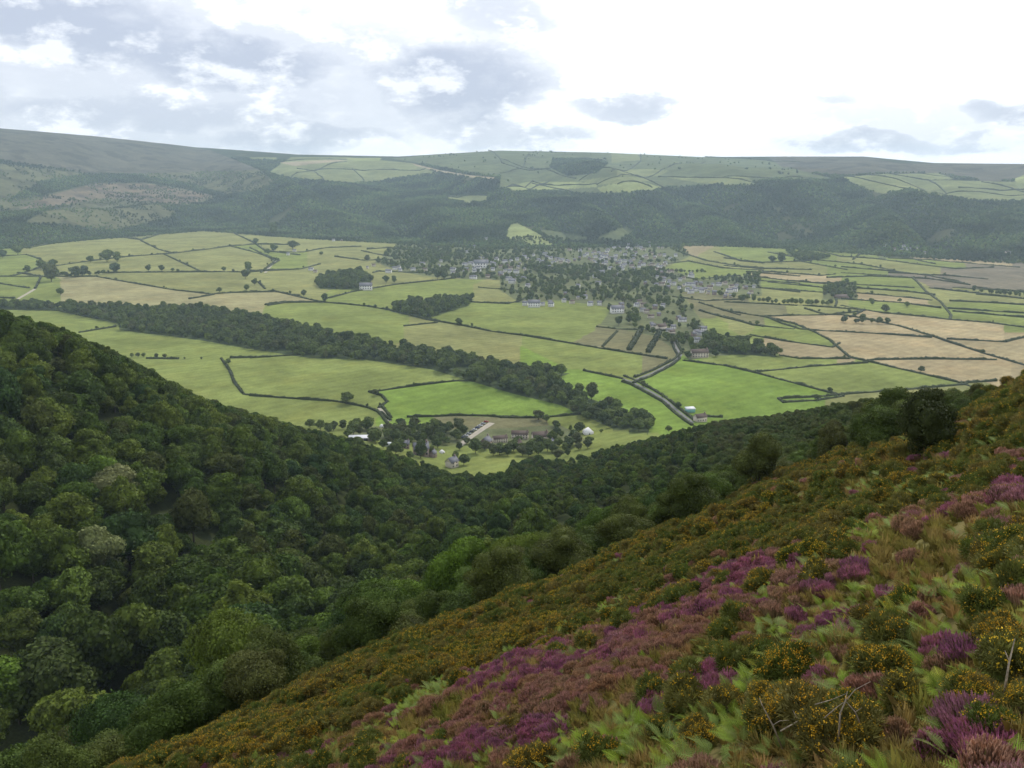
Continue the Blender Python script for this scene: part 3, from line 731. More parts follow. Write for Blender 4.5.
scatter_trees('scrub', [i for i in rest if not isbig[i]], SCRUBF, 'low scrub wood on the right shoulder of the combe')

# the rounded dark hawthorn standing alone on the moor edge
x, y, _ = hit([925], [456]); zz = Z(x, y); print('hawthorn', x, y, zz)
HAW = tree_form(55, 14000, .06, 18, 1.9, 3.6, .0, M['leaf_haw'])
o = bpy.data.objects.new('hawthorn_bush', None); COL.objects.link(o); o.location = (x[0], y[0], zz[0] - .25)
sc = 25 / F * math.hypot(x[0], y[0]) / 1.75; o.scale = (sc, sc, sc * 1.36)
link('trunk', HAW[1], o, scale=(.4, .4, 1)); link('crown', HAW[0], o)
tag(o, 'large rounded dark hawthorn standing alone on the gorse slope', 'bush')

# ------------------------------------------------------------------ the open moor at the viewer's feet
def gorse_form(i, spines=6500, flowers=700):
    rng = np.random.default_rng(300 + i)
    R, Hh = .75, .85
    cs = [(np.array([rng.uniform(-.4, .4), rng.uniform(-.4, .4), rng.uniform(.25, .6)]), rng.uniform(.28, .45)) for _ in range(9)] + [(np.array([0, 0, .3]), .55)]
    V, Fc, S = [], [], []; off = 0
    vv, ff = ICO2
    for c, r in cs:
        p = vv * sph_noise(vv, rng, 5, .2)[:, None] * r * .62 + c; V.append(p); Fc.append((ff + off).ravel()); S.append(np.full(len(ff), 3)); off += len(p)
    pk = rng.choice(len(cs), spines); cc = np.array([c for c, r in cs])[pk]; rc = np.array([r for c, r in cs])[pk][:, None]
    d = rng.normal(size=(spines, 3)); d[:, 2] += .5; d /= np.linalg.norm(d, axis=1)[:, None]
    p = cc + d * rc * rng.uniform(.60, 1.0, (spines, 1))
    g = d + rng.normal(size=(spines, 3)) * .45; g[:, 2] += .3; g /= np.linalg.norm(g, axis=1)[:, None]
    sd = np.cross(g, rng.normal(size=(spines, 3))); sd /= np.linalg.norm(sd, axis=1)[:, None]
    ln = rng.uniform(.08, .20, (spines, 1)); wd = rng.uniform(.010, .022, (spines, 1))
    tri = np.stack([p - sd * wd, p + sd * wd, p + g * ln], 1)
    V.append(tri.reshape(-1, 3)); Fc.append(np.arange(spines * 3) + off); S.append(np.full(spines, 3))
    fol = mesh_np('gorse_bush', np.concatenate(V), np.concatenate(Fc), np.concatenate(S), [M['gorse']])
    # flowers sit in bunches on the outer sprays
    nb = flowers // 7; pk = rng.choice(len(cs), nb); d = rng.normal(size=(nb, 3)); d[:, 2] = np.abs(d[:, 2]) + .35; d /= np.linalg.norm(d, axis=1)[:, None]
    cen = np.array([c for c, r in cs])[pk] + d * np.array([r for c, r in cs])[pk][:, None] * 1.1
    q_ = np.repeat(cen, 7, 0) + rng.normal(size=(nb * 7, 3)) * .035
    m_ = len(q_); nn = rng.normal(size=(m_, 3)); nn /= np.linalg.norm(nn, axis=1)[:, None]
    t_ = np.cross(nn, rng.normal(size=(m_, 3))); t_ /= np.linalg.norm(t_, axis=1)[:, None]; b_ = np.cross(nn, t_)
    s_ = rng.uniform(.013, .026, (m_, 1))
    quad = np.stack([q_ + t_ * s_, q_ + b_ * s_ * .7, q_ - t_ * s_, q_ - b_ * s_ * .7], 1)
    fl = mesh_np('flowers', quad.reshape(-1, 3), np.arange(m_ * 4), np.full(m_, 4), [M['gorse_fl']])
    return fol, fl
def heather_form(i, sprigs=900, old=False):
    rng = np.random.default_rng(400 + i)
    a = rng.uniform(0, 2 * pi, sprigs); r = np.sqrt(rng.random(sprigs)) * .42
    hump = .30 * np.sqrt(np.maximum(0, 1 - (r / .5) ** 2)) * rng.uniform(.8, 1.15, sprigs) * (1 + .2 * np.sin(a * 3 + i))
    bx, by = r * np.cos(a), r * np.sin(a)
    base = np.stack([bx * .75, by * .75, np.full(sprigs, -.06)], 1); top = np.stack([bx * 1.1, by * 1.1, hump + .05], 1)
    top += rng.normal(size=top.shape) * .025
    ang = rng.uniform(0, pi, sprigs); sd = np.stack([np.cos(ang), np.sin(ang), np.zeros(sprigs)], 1)
    w = .012
    tri = np.stack([base - sd * w, base + sd * w, top + sd * w * .8, top - sd * w * .8], 1)
    fol = mesh_np('heather_clump', tri.reshape(-1, 3), np.arange(sprigs * 4), np.full(sprigs, 4), [M['heather']])
    V = []; 
    d = top - base; d /= np.linalg.norm(d, axis=1)[:, None]
    L_ = rng.uniform(.06, .13, (sprigs, 1))
    for k in range(2):
        s2 = np.stack([np.cos(ang + k * 1.57), np.sin(ang + k * 1.57), np.zeros(sprigs)], 1); ww = rng.uniform(.009, .015, (sprigs, 1))
        lo = top - d * L_; mid = top - d * L_ * .45; hi = top + d * L_ * .25
        V.append(np.stack([lo, mid + s2 * ww, hi, mid - s2 * ww], 1))
    V = np.concatenate(V)
    fl = mesh_np('flowers', V.reshape(-1, 3), np.arange(len(V) * 4), np.full(len(V), 4), [M['heather_old' if old else 'heather_fl']])
    return fol, fl
def frond(rng, V, Fc, S, root, az, L_, lean, pairs=13):
    """one bracken frond: arching midrib, pinnae cut into leaflets"""
    n_ = 14; t = np.linspace(0, 1, n_)
    out = np.array([math.cos(az), math.sin(az), 0]); side = np.array([-math.sin(az), math.cos(az), 0])
    stem = .38
    P_ = [root + out * (L_ * (lean * tt + .35 * tt ** 2)) + np.array([0, 0, L_ * (1.0 * tt - .62 * lean * tt ** 2.2)]) for tt in t]
    P_ = np.array(P_)
    def quad(a, b, c, d):
        o_ = len(V); V.extend([a, b, c, d]); Fc.extend([o_, o_ + 1, o_ + 2, o_ + 3]); S.append(4)
    w = .006
    for i in range(n_ - 1): quad(P_[i] - side * w, P_[i] + side * w, P_[i + 1] + side * w * .7, P_[i + 1] - side * w * .7)
    for k in range(pairs):
        tt = stem + (1 - stem) * k / pairs
        p = np.array([np.interp(tt, t, P_[:, j]) for j in range(3)]); pn = np.array([np.interp(min(1, tt + .05), t, P_[:, j]) for j in range(3)])
        fwd = pn - p; fwd /= np.linalg.norm(fwd) + 1e-9
        up = np.cross(side, fwd)
        u = (tt - stem) / (1 - stem); pl = L_ * .36 * (1 - u) ** .8 * (0.6 + .4 * min(1, u * 6)) + .01
        for sg in (-1, 1):
            dr = side * sg * .92 + fwd * .38; dr /= np.linalg.norm(dr)
            m_ = 5
            for j in range(m_):
                a0 = p + dr * pl * (j / m_) - up * .10 * pl * (j / m_) ** 2; a1 = p + dr * pl * ((j + .8) / m_) - up * .10 * pl * ((j + 1) / m_) ** 2
                ww = pl * .20 * (1 - j / m_ * .75) + .004
                quad(a0, a0 + fwd * ww + dr * ww * .3, a1, a0 - fwd * ww + dr * ww * .3)
def bracken_form(i, mat):
    rng = np.random.default_rng(500 + i); V, Fc, S = [], [], []
    k = 5 + i % 3
    for j in range(k):
        frond(rng, V, Fc, S, np.array([rng.uniform(-.01, .01), rng.uniform(-.01, .01), -.1]), j * 2 * pi / k + rng.uniform(-.5, .5), rng.uniform(.6, 1.0), rng.uniform(.45, .95))
    return mesh_np('bracken_plant', np.array(V), Fc, S, [mat])
def grass_form(i, blades=230):
    rng = np.random.default_rng(600 + i); a = rng.uniform(0, 2 * pi, blades); r = np.sqrt(rng.random(blades)) * .22
    base = np.stack([r * np.cos(a), r * np.sin(a), np.full(blades, -.05)], 1)
    out = np.stack([np.cos(a), np.sin(a), np.zeros(blades)], 1); L_ = rng.uniform(.15, .42, (blades, 1)); le = rng.uniform(.15, .9, (blades, 1))
    up = np.array([0, 0, 1.])
    mid = base + up * L_ * .6 + out * L_ * le * .25; tip = base + up * L_ * (1 - .3 * le) + out * L_ * le * .8
    sd = np.cross(out, up) * .005 + rng.normal(size=(blades, 3)) * .002
    V = np.stack([base - sd, base + sd, mid + sd * .8, tip, mid - sd * .8], 1)
    return mesh_np('grass_tussock', V.reshape(-1, 3), np.arange(blades * 5), np.full(blades, 5), [M['grass']])
GORSE = [gorse_form(0), gorse_form(1, flowers=1500), gorse_form(2, flowers=420), gorse_form(3, flowers=800), gorse_form(4, flowers=330)]
HEATH = [heather_form(0), heather_form(1), heather_form(2), heather_form(3, old=True), heather_form(4, old=True)]
BRACK = [bracken_form(i, M['bracken'] if i < 3 else M['bracken_d']) for i in range(5)]
GRASS = [grass_form(i) for i in range(4)]

ZONES = [('b',700,545,70,9,18,1.2),('b',830,490,60,10,20,1.2),('b',950,430,50,14,22,1.0),('b',480,650,50,7,20,1.2),('b',330,700,50,7,20,1.0),  # kind, cx, cy, rx, ry, tilt (deg, picture up to the right), strength
 ('h',530,674,46,13,18,2.8),('h',738,582,40,9,8,2.8),('h',700,612,70,10,18,1.9),('o',650,640,110,14,20,1.4),('o',560,700,80,14,18,1.4),('h',742,655,28,10,15,2.3),('h',690,697,42,12,28,2.3),
 ('h',845,575,22,7,15,1.9),('h',932,656,34,10,8,3.2),('h',1010,748,60,26,20,3.7),('h',500,748,70,12,15,1.5),('h',820,592,22,8,20,2.3),('h',843,626,22,7,15,2.8),('h',1016,500,16,12,0,2.8),('o',1000,548,26,22,0,1.4),
 ('o',440,742,60,10,20,1.1),('o',740,610,60,12,10,1.1),('h',610,655,40,8,20,1.9),('o',770,690,40,14,0,0.5),('h',960,765,30,16,0,2.8),('h',770,565,12,6,0,1.4),
 ('g',340,716,70,14,22,2.6),('g',470,660,70,12,22,1.4),('g',540,632,50,9,10,1.9),('g',640,590,90,13,20,2.2),('g',590,600,60,9,18,1.9),('g',800,545,52,16,0,2.2),('g',700,560,70,12,18,1.9),('g',850,520,60,14,15,1.4),
 ('g',960,490,60,22,15,1.8),('g',1000,430,50,34,20,1.9),('g',900,470,60,14,25,1.3),('g',250,750,80,14,15,2.1),('g',830,740,70,22,5,2.9),('g',1005,560,30,20,0,1.9),('g',1010,700,24,14,0,1.9),('g',760,590,14,8,0,1.3),('g',960,705,60,8,5,0.8),
 ('b',590,612,50,9,15,2.9),('b',535,640,40,10,10,1.4),('b',660,600,40,6,15,1.0),('b',900,500,70,14,18,2.0),('b',860,535,60,9,15,1.4),('b',740,700,60,20,20,1.5),('b',620,750,110,20,5,2.9),('b',800,650,60,16,10,1.8),('b',960,600,70,16,12,1.9),
 ('b',900,640,80,20,0,1.5),('b',850,610,70,12,10,1.5),('b',990,680,60,20,0,1.8),('b',410,700,50,8,20,2.0),('b',300,745,40,6,20,1.0),('b',420,735,30,12,0,1.0),('b',970,460,50,12,25,1.4),('b',700,735,60,16,0,1.4),('b',880,690,60,14,0,1.1),('b',560,715,16,10,0,1.0),('b',655,690,14,10,0,1.4)]
def zone_w(px, py):
    w = {'h': np.full(px.shape, .09), 'o': np.full(px.shape, .16), 'g': np.full(px.shape, .10), 'b': np.full(px.shape, .30), 'r': np.full(px.shape, 1.0)}
    ey = np.interp(px, _e[:, 0], _e[:, 1])
    w['g'] = w['g'] + .9 * np.exp(-((py - ey) / 26.) ** 2) ; w['g'] = w['g'] + .3 * np.exp(-((py - ey) / 60.) ** 2)
    for k, cx, cy, rx, ry, tl, st in ZONES:
        t = radians(tl); dx = px - cx; dy = -(py - cy)
        u = (dx * math.cos(t) + dy * math.sin(t)) / rx; v = (-dx * math.sin(t) + dy * math.cos(t)) / ry
        w[k] = w[k] + st * np.exp(-(u * u + v * v) ** 1.5)
    return w
pts = []
for r0, r1, s in ((3.4, 14, .22), (14, 30, .30), (30, 60, .48), (60, 165, .80)):
    gx, gy = jitter_grid(-60, 110, 2, 150, s, int(r0))
    D = np.hypot(gx, gy); az = np.arctan2(gx, gy)
    ok = (D >= r0) & (D < r1) & in_view_az(gx, gy, 4.5) & (D < edge_dist(az) * 1.12 + 2)
    pts.append(np.stack([gx[ok], gy[ok], np.full(ok.sum(), s)], 1))
pts = np.concatenate(pts); gz = Z(pts[:, 0], pts[:, 1]); px, py = proj(pts[:, 0], pts[:, 1], gz)
w = zone_w(px, py); keys = 'hogbr'
nz_ = {k: .4 + 1.2 * fbm(pts[:, 0] / 2.0 + i * 37, pts[:, 1] / 2.0, 200 + i) ** 2 * 3 for i, k in enumerate(keys)}
nz_['g'] = nz_['g'] * (.15 + 2.6 * fbm(pts[:, 0] / 4.5, pts[:, 1] / 4.5, 321) ** 2)
Wt = np.stack([w[k] * nz_[k] for k in keys], 1) ** 1.25; Wt /= Wt.sum(1)[:, None]
rnd = RNG.random(len(pts)); kind = (np.cumsum(Wt, 1) > rnd[:, None]).argmax(1)
D = np.hypot(pts[:, 0], pts[:, 1])
print('moor plants', len(pts), np.bincount(kind))
def nrm_tilt(x, y, f):
    e_ = .6; a = (Z(x + e_, y) - Z(x - e_, y)) / (2 * e_); b = (Z(x, y + e_) - Z(x, y - e_)) / (2 * e_)
    return np.arctan(b) * f, -np.arctan(a) * f
def lay(kidx, sizes, forms, childs, nobj, name, cat, group, stuffname, stufflabel, looks, keep=None, tiltf=.6, rad=.5, hgt=.4):
    m = np.isin(kind, kidx)
    if keep is not None: m &= keep
    ids = np.nonzero(m)[0]
    rg = np.random.default_rng(len(ids))
    x, y, z, s0, d_ = pts[ids, 0], pts[ids, 1], gz[ids], pts[ids, 2], D[ids]
    scl = (.12 + s0 * .75) * sizes * rg.uniform(.75, 1.3, len(ids)); rot = rg.uniform(0, 6.28, len(ids))
    if len(kidx) == 2: fi = np.where(kind[ids] == kidx[0], rg.integers(0, 3, len(ids)), rg.integers(3, 5, len(ids)))
    else: fi = rg.integers(0, len(forms), len(ids))
    if name == 'gorse_bush':   # the bare and the flowering bushes grow in drifts
        q_ = fbm(x / 3, y / 3, 71); fi = np.where(q_ > .56, np.where(rg.random(len(ids)) < .5, 1, 3), np.where(q_ > .46, np.where(rg.random(len(ids)) < .5, 0, 2), 4))
    tx, ty = nrm_tilt(x, y, tiltf)
    cpx, cpy = proj(x, y, z + hgt * scl * .6)
    vis_ = visible_share(cpx, cpy, rad * scl / d_ * F, hgt * scl * .7 / d_ * F, d_)
    vis_[(cpx < 3) | (cpx > W - 3) | (cpy > H - 2)] *= .3
    top = np.argsort(-vis_)[:nobj]; items = []
    for j in top:
        o = link(name, forms[fi[j]], None, (x[j], y[j], z[j]), None, float(scl[j])); o.rotation_euler = (tx[j], ty[j], rot[j]); 
        tag(o, cat=cat, group=group)
        if childs: link('flowers', childs[fi[j]], o)
        items.append((o, cpx[j], cpy[j], looks[fi[j]]))
    place_labels(items, cat)
    r_ = np.setdiff1d(np.arange(len(ids)), top)
    R3 = np.stack([tx[r_], ty[r_], rot[r_]], 1); S3 = np.repeat(scl[r_][:, None], 3, 1); P3 = np.stack([x, y, z], 1)[r_]
    gn_scatter(stuffname, forms, P3, R3, S3, fi[r_], stufflabel)
    if childs: gn_scatter(stuffname + '_blossom', childs, P3, R3, S3, fi[r_], stufflabel + ', its blossom')
lay([0, 1], 1.55, [h[0] for h in HEATH], [h[1] for h in HEATH], 250, 'heather_clump', 'heather clump', 'heather clumps on the open hillside', 'heather', 'heather spread over the open hillside', ['purple', 'bright purple', 'deep purple', 'faded pink', 'rusty pink'])
lay([2], 1.2, [g_[0] for g_ in GORSE], [g_[1] for g_ in GORSE], 220, 'gorse_bush', 'gorse bush', 'gorse bushes on the open hillside', 'gorse', 'gorse thicket along the edge of the open hillside', ['yellow dotted', 'thickly flowering', 'sparsely flowering', 'yellow flowering', 'brownish bare'], rad=.8, hgt=.9)
lay([3], .95, BRACK, None, 280, 'bracken_plant', 'bracken plant', 'bracken plants on the open hillside', 'bracken', 'bracken spread over the open hillside', ['fresh green', 'wide green', 'tall green', 'bluish green', 'dull green'], rad=.6, hgt=.6)
# grass grows everywhere between the rest
m = (kind == 4) | (RNG.random(len(pts)) < .45)
ids = np.nonzero(m)[0]; rg = np.random.default_rng(9)
tx, ty = nrm_tilt(pts[ids, 0], pts[ids, 1], .5)
s_ = (.10 + pts[ids, 2] * 1.5) * rg.uniform(.7, 1.4, len(ids))
off = rg.uniform(-.2, .2, (len(ids), 2)); 
gn_scatter('grass', GRASS, np.stack([pts[ids, 0] + off[:, 0], pts[ids, 1] + off[:, 1], Z(pts[ids, 0] + off[:, 0], pts[ids, 1] + off[:, 1])], 1), np.stack([tx, ty, rg.uniform(0, 6.3, len(ids))], 1), np.repeat(s_[:, None], 3, 1), rg.integers(0, 4, len(ids)), 'tan and green moor grass between the heather')

# dead sticks
def stick(name, px_, py_, hpx, paths, label):
    x, y, _ = hit([px_], [py_]); z = Z(x, y)[0]; d = math.hypot(x[0], y[0]); s = hpx / F * d
    mb = MB()
    for p, r in paths: mb.tube([tuple(np.array(q_) * s) for q_ in p], [r * s * (1 - .7 * i / (len(p) - 1)) for i in range(len(p))], 6)
    o = link(name, mb.mesh(name, [M['dead']]), None, (x[0], y[0], z + .34))
    tag(o, label, 'dead branch'); return o
stick('dead_branch', 838, 764, 38, [([(-.05,0,-.5),(-.08,0,.35),(.02,0,.7),(.06,.02,1.0)], .032), ([(.55,.1,-.1),(.35,.05,.35),(.03,0,.72)], .026), ([(-.75,.1,.55),(-.35,.05,.72),(.03,0,.95)], .016), ([(-.5,0,.2),(-.2,.02,.5),(-.02,0,.68)], .02), ([(.02,0,.7),(.3,.1,1.0),(.7,.1,1.25)], .018), ([(.35,.05,.35),(.5,.02,.5)], .014)], 'forked bleached dead branch lying on the flowering gorse near the bottom edge')
stick('dead_branch', 766, 768, 36, [([(.45,0,-.6),(.1,0,.2),(-.25,.03,.85),(-.35,.02,1.1)], .028), ([(.1,0,.2),(.3,0,.35),(.6,.1,.3)], .015)], 'long thin bleached stick leaning out of yellow flowered gorse')
stick('dead_branch', 1000, 722, 42, [([(0,0,-.4),(.0,0,.4),(.05,0,1.0)], .032), ([(0,0,.45),(-.12,.02,.7)], .02)], 'short upright pale stick standing in bracken by the right edge')
stick('dead_branch', 800, 764, 20, [([(-1.2,0,-.3),(-.3,0,.3),(.6,0,.2),(1.3,.1,.5)], .04), ([(-.3,0,.3),(-.6,.1,.9)], .03)], 'small tangle of grey twigs below the forked dead branch')

# ------------------------------------------------------------------ hedges and lanes
def world_line(line, step):
    xs, ys, ok = hit([p[0] for p in line], [p[1] for p in line])
    P_ = []
    for i in range(len(xs) - 1):
        L_ = math.hypot(xs[i+1] - xs[i], ys[i+1] - ys[i]); k = max(1, int(L_ / step))
        for j in range(k): P_.append((xs[i] + (xs[i+1] - xs[i]) * j / k, ys[i] + (ys[i+1] - ys[i]) * j / k))
    P_.append((xs[-1], ys[-1])); return np.array(P_)
def hedge_mesh(P_, wdt, hgt, seed):
    rng = np.random.default_rng(seed)
    n_ = len(P_); d = np.gradient(P_, axis=0); d /= np.linalg.norm(d, axis=1)[:, None] + 1e-9; sd = np.stack([-d[:, 1], d[:, 0]], 1)
    zz = Z(P_[:, 0], P_[:, 1])
    prof = np.array([(-1, -.15), (-.95, .45), (-.6, .9), (0, 1.05), (.6, .9), (.95, .45), (1, -.15)])
    env = .45 + .75 * noise2(np.arange(n_) * .13, np.zeros(n_) + seed, 3) + .55 * noise2(np.arange(n_) * .5, np.zeros(n_) + seed, 4) ** 2
    V = []
    for u, v in prof:
        r1 = 1 + rng.uniform(-.28, .28, n_); r2 = 1 + rng.uniform(-.30, .34, n_)
        xy = P_ + sd * (u * wdt * .5 * r1)[:, None]
        V.append(np.column_stack([xy, zz + v * hgt * r2 * env]))
    V = np.stack(V, 1).reshape(-1, 3); k = len(prof)
    i = np.arange(n_ - 1)[:, None] * k + np.arange(k - 1)[None, :]
    q_ = np.stack([i, i + k, i + k + 1, i + 1], -1).reshape(-1, 4)
    f = list(q_.ravel()); S = [4] * len(q_)
    f += list(range(k)); S.append(k); f += list(range((n_ - 1) * k, n_ * k))[::-1]; S.append(k)
    # loose leaf sprays
    m_ = int(n_ * 5); pi_ = rng.integers(0, n_, m_); c = V.reshape(n_, k, 3)[pi_, rng.integers(1, 6, m_)]
    t = rng.normal(size=(m_, 3)); t /= np.linalg.norm(t, axis=1)[:, None]; b = rng.normal(size=(m_, 3)); b /= np.linalg.norm(b, axis=1)[:, None]
    s = wdt * .16 * rng.uniform(.6, 1.5, (m_, 1))
    Q = np.stack([c + t * s, c + b * s, c - t * s, c - b * s], 1).reshape(-1, 3)
    return mesh_np('hedge', np.concatenate([V, Q]), np.concatenate([f, np.arange(m_ * 4) + len(V)]), S + [4] * m_, [M['hedge']])
GREENW = {'u': 'pale tan field', 'b': 'bright green field', 'g': 'green field', 'o': 'pale olive field', 't': 'tan stubble field', 'w': 'brownish field', 'd': 'dull brown field', 'v': 'gardens', 'k': 'dull olive field'}
def field_at(x, y):
    a = int(np.clip((x - RX0) * RS, 0, nx - 1)); b = int(np.clip((y - RY0) * RS, 0, ny - 1)); f = field[b, a]
    return GREENW[SEEDS[f - 1][2]] if f else 'field'
hitems = []
for i, line in enumerate(HEDGES + HILL_HEDGES):
    far = i >= len(HEDGES)
    mx_, my_ = line[len(line) // 2]; a, t = ray(mx_, my_); dist = min(6500, max(700, -230 / float(t) if t < -.03 else 5000))
    P_ = world_line(line, max(2.2, dist / 500))
    if len(P_) < 3: continue
    wd = 2.2 + dist / 900; hh = 1.3 + dist / 1700
    if far: wd, hh = 6, 4
    o = link('hedge', hedge_mesh(P_, wd, hh, i)); tag(o, cat='hedge', group='field hedges on the far hills' if far else 'field hedges of the valley')
    up, dn = (('pale pasture', 'rough pasture') if far else (field_at(mx_, my_ - 3.5), field_at(mx_, my_ + 3.5)))
    hitems.append((o, mx_, my_, 'far hedge' if far else (f'hedge below {up}' if my_ > 330 else f'hedge above {dn}')))
cells = {}
for o, px_, py_, look in hitems: cells.setdefault(cell_of(px_, py_) + (look,), []).append((o, px_, py_))
for (cx, cy, look), lst in cells.items():
    lst.sort(key=lambda t: t[2])
    for k, (o, px_, py_) in enumerate(lst):
        o['label'] = f'{look} {VWORD[cy]}, {HWORD[cx]}' + ('' if len(lst) == 1 else f', {ORD[k]} down')
for k, row in enumerate(ORCHARD_ROWS):
    P_ = world_line(row, 2.2); o = link('hedge', hedge_mesh(P_, 7, 4.5, 900 + k)); tag(o, ['bushy tree row splitting the village paddocks, the left one', 'bushy tree row splitting the village paddocks, the right one'][k], 'hedge', 'field hedges of the valley')
for i, line in enumerate(LANES):
    P_ = world_line(line, 4); d = np.gradient(P_, axis=0); d /= np.linalg.norm(d, axis=1)[:, None]; sd = np.stack([-d[:, 1], d[:, 0]], 1)
    wv = 1.7 if i < 3 else 3.2
    Lf, Rt = P_ + sd * wv, P_ - sd * wv; n_ = len(P_)
    V = np.concatenate([np.column_stack([Lf, Z(Lf[:, 0], Lf[:, 1]) + .25]), np.column_stack([Rt, Z(Rt[:, 0], Rt[:, 1]) + .25])])
    q_ = np.array([(j, n_ + j, n_ + j + 1, j + 1) for j in range(n_ - 1)])
    tag(link('lane', mesh_np('lane', V, q_.ravel(), [4] * len(q_), [M['lane' if i in (0, 1) else 'track']])), kind='structure')

# ------------------------------------------------------------------ trees of the valley
def put_valley_tree(x, y, s, label, group, f, name='field_tree', forms=MIDF, cat='tree'):
    z = float(Z(x, y)[0])
    o = bpy.data.objects.new(name, None); COL.objects.link(o); o.location = (x, y, z); o.rotation_euler = (0, 0, random.uniform(0, 6.3)); o.scale = (s, s, s * random.uniform(.8, 1.0))
    c, tr = forms[f % len(forms)]; link('trunk', tr, o); link('crown', c, o); tag(o, label, cat, group); return o
single = [(A, 10,540,40),(A,62,528,45),(A,95,588,30),(A,140,578,40),(A,180,575,40),(A,175,620,70),(A,207,667,32),(A,258,605,50),(A,290,600,40),(A,310,555,30),(A,365,553,60),(A,400,553,40),(A,395,590,50),(A,507,585,28),(A,552,585,28),(A,590,585,16),
 (A,765,585,25),(A,848,585,40),(A,838,610,45),(A,870,632,30),(A,750,657,25),(A,842,652,30),(A,873,492,25),(A,935,465,50),(A,935,518,35),(A,1000,510,45),(A,915,527,25),
 (B,20,490,25),(B,183,670,30),(B,255,690,35),(B,243,530,20),(B,78,512,30),(B,145,507,35),(B,400,552,30),(B,465,624,35),(B,492,624,28),(B,640,612,45),(B,662,612,40),(B,740,682,32),
 (Ft,330,424,62),(Ft,714,155,40),(Ft,758,160,15),(Ft,985,477,50),(Ft,1012,485,35),(E,450,264,20),(E,472,264,20),(E,490,264,20),(E,535,267,20),(E,563,267,20),(E,330,167,14),(E,630,270,10),(E,688,271,12),
 (G,498,367,16),(G,555,402,16),(G,735,262,36),(G,130,477,50),(G,195,507,30),(G,270,522,62),(G,345,522,20),(G,240,515,24),(G,575,518,35),(G,405,155,45),(G,460,150,60),
 (Dt,320,552,26),(Dt,165,555,36),(Dt,195,557,45),(Dt,400,662,26),(Dt,375,660,30),(Dt,425,668,28),(Dt,550,727,40),(Dt,625,707,28),(Dt,505,700,22),(Dt,500,690,20),(Dt,60,690,40),(Dt,600,690,18),
 (Ft,240,512,55),(Ft,285,515,45),(Ft,318,510,45),(Ft,500,560,90),(Ft,600,535,60),(Ft,645,560,60),(Ft,770,592,80),(Ft,830,600,60),(Ft,880,600,50),(Ft,930,600,60),(Ft,990,570,55),(Ft,420,540,50),(Ft,560,520,30),(Ft,690,535,20),(Ft,715,580,40),(Ft,350,515,25),
 (Ft,900,585,60),(Ft,955,590,60),(Ft,1015,585,60),(Ft,800,580,50),(Ft,860,595,45),(Ft,740,560,40),(Ft,270,525,50),(Ft,205,505,45),(Ft,455,575,45),(Ft,530,560,50),(Ft,620,600,40),(G,60,560,45),(G,110,575,50),(G,200,570,45),(G,260,560,50),(G,300,575,45),(G,30,590,50),(G,80,585,50),(G,130,560,45),(G,230,580,40),(G,180,590,45),(G,700,475,14)]
ti = []
for k, (tf, a, b, wz) in enumerate(single):
    (px_, py_), = tf((a, b)); x, y, _ = hit([px_], [py_]); d = math.hypot(x[0], y[0])
    s = wz * .293 * .5 / F * d / 7.2
    o = put_valley_tree(x[0], y[0], s, None, 'single trees in the valley fields', k)
    ti.append((o, px_, py_, 'dark rounded'))
place_labels(ti, 'tree')
# tree belts, copses and garden trees: the largest as trees, the rest as one wood
cand = []
rg = np.random.default_rng(77)
def bbox_world(poly):
    xs, ys, _ = hit([p[0] for p in poly], [p[1] for p in poly]); return xs, ys
for wi, poly in enumerate(WOODS_VALLEY):
    xs, ys = bbox_world(poly)
    gx, gy = jitter_grid(xs.min(), xs.max(), ys.min(), ys.max(), 10.5, 60 + wi); m = inside(list(zip(xs, ys)), gx, gy)
    for x, y in zip(gx[m], gy[m]):
        if noise2(np.array([x / 28]), np.array([y / 28]), 15)[0] > .17: cand.append((x, y, rg.uniform(.6, 1.5), 'w'))
for poly in VILLAGE:
    xs, ys = bbox_world(poly)
    gx, gy = jitter_grid(xs.min(), xs.max(), ys.min(), ys.max(), 16.5 if poly is not VILLAGE[1] else 12, 61); m = inside(list(zip(xs, ys)), gx, gy)
    thick = fbm(gx / 90, gy / 90, 19) > .44
    for x, y, tk in zip(gx[m], gy[m], thick[m]):
        if tk or rg.random() < .3: cand.append((x, y, rg.uniform(.4, 1.2), 'v'))
for ln in BELTS:
    P_ = world_line(ln, 9)
    for x, y in P_: cand.append((x + rg.uniform(-5, 5), y + rg.uniform(-5, 5), rg.uniform(.6, 1.2), 'w'))
for line in HEDGES:
    P_ = world_line(line, 30)
    for x, y in P_[1:-1]:
        if rg.random() < .2: cand.append((x + rg.uniform(-9, 9), y, rg.uniform(.25, .75), 'w'))

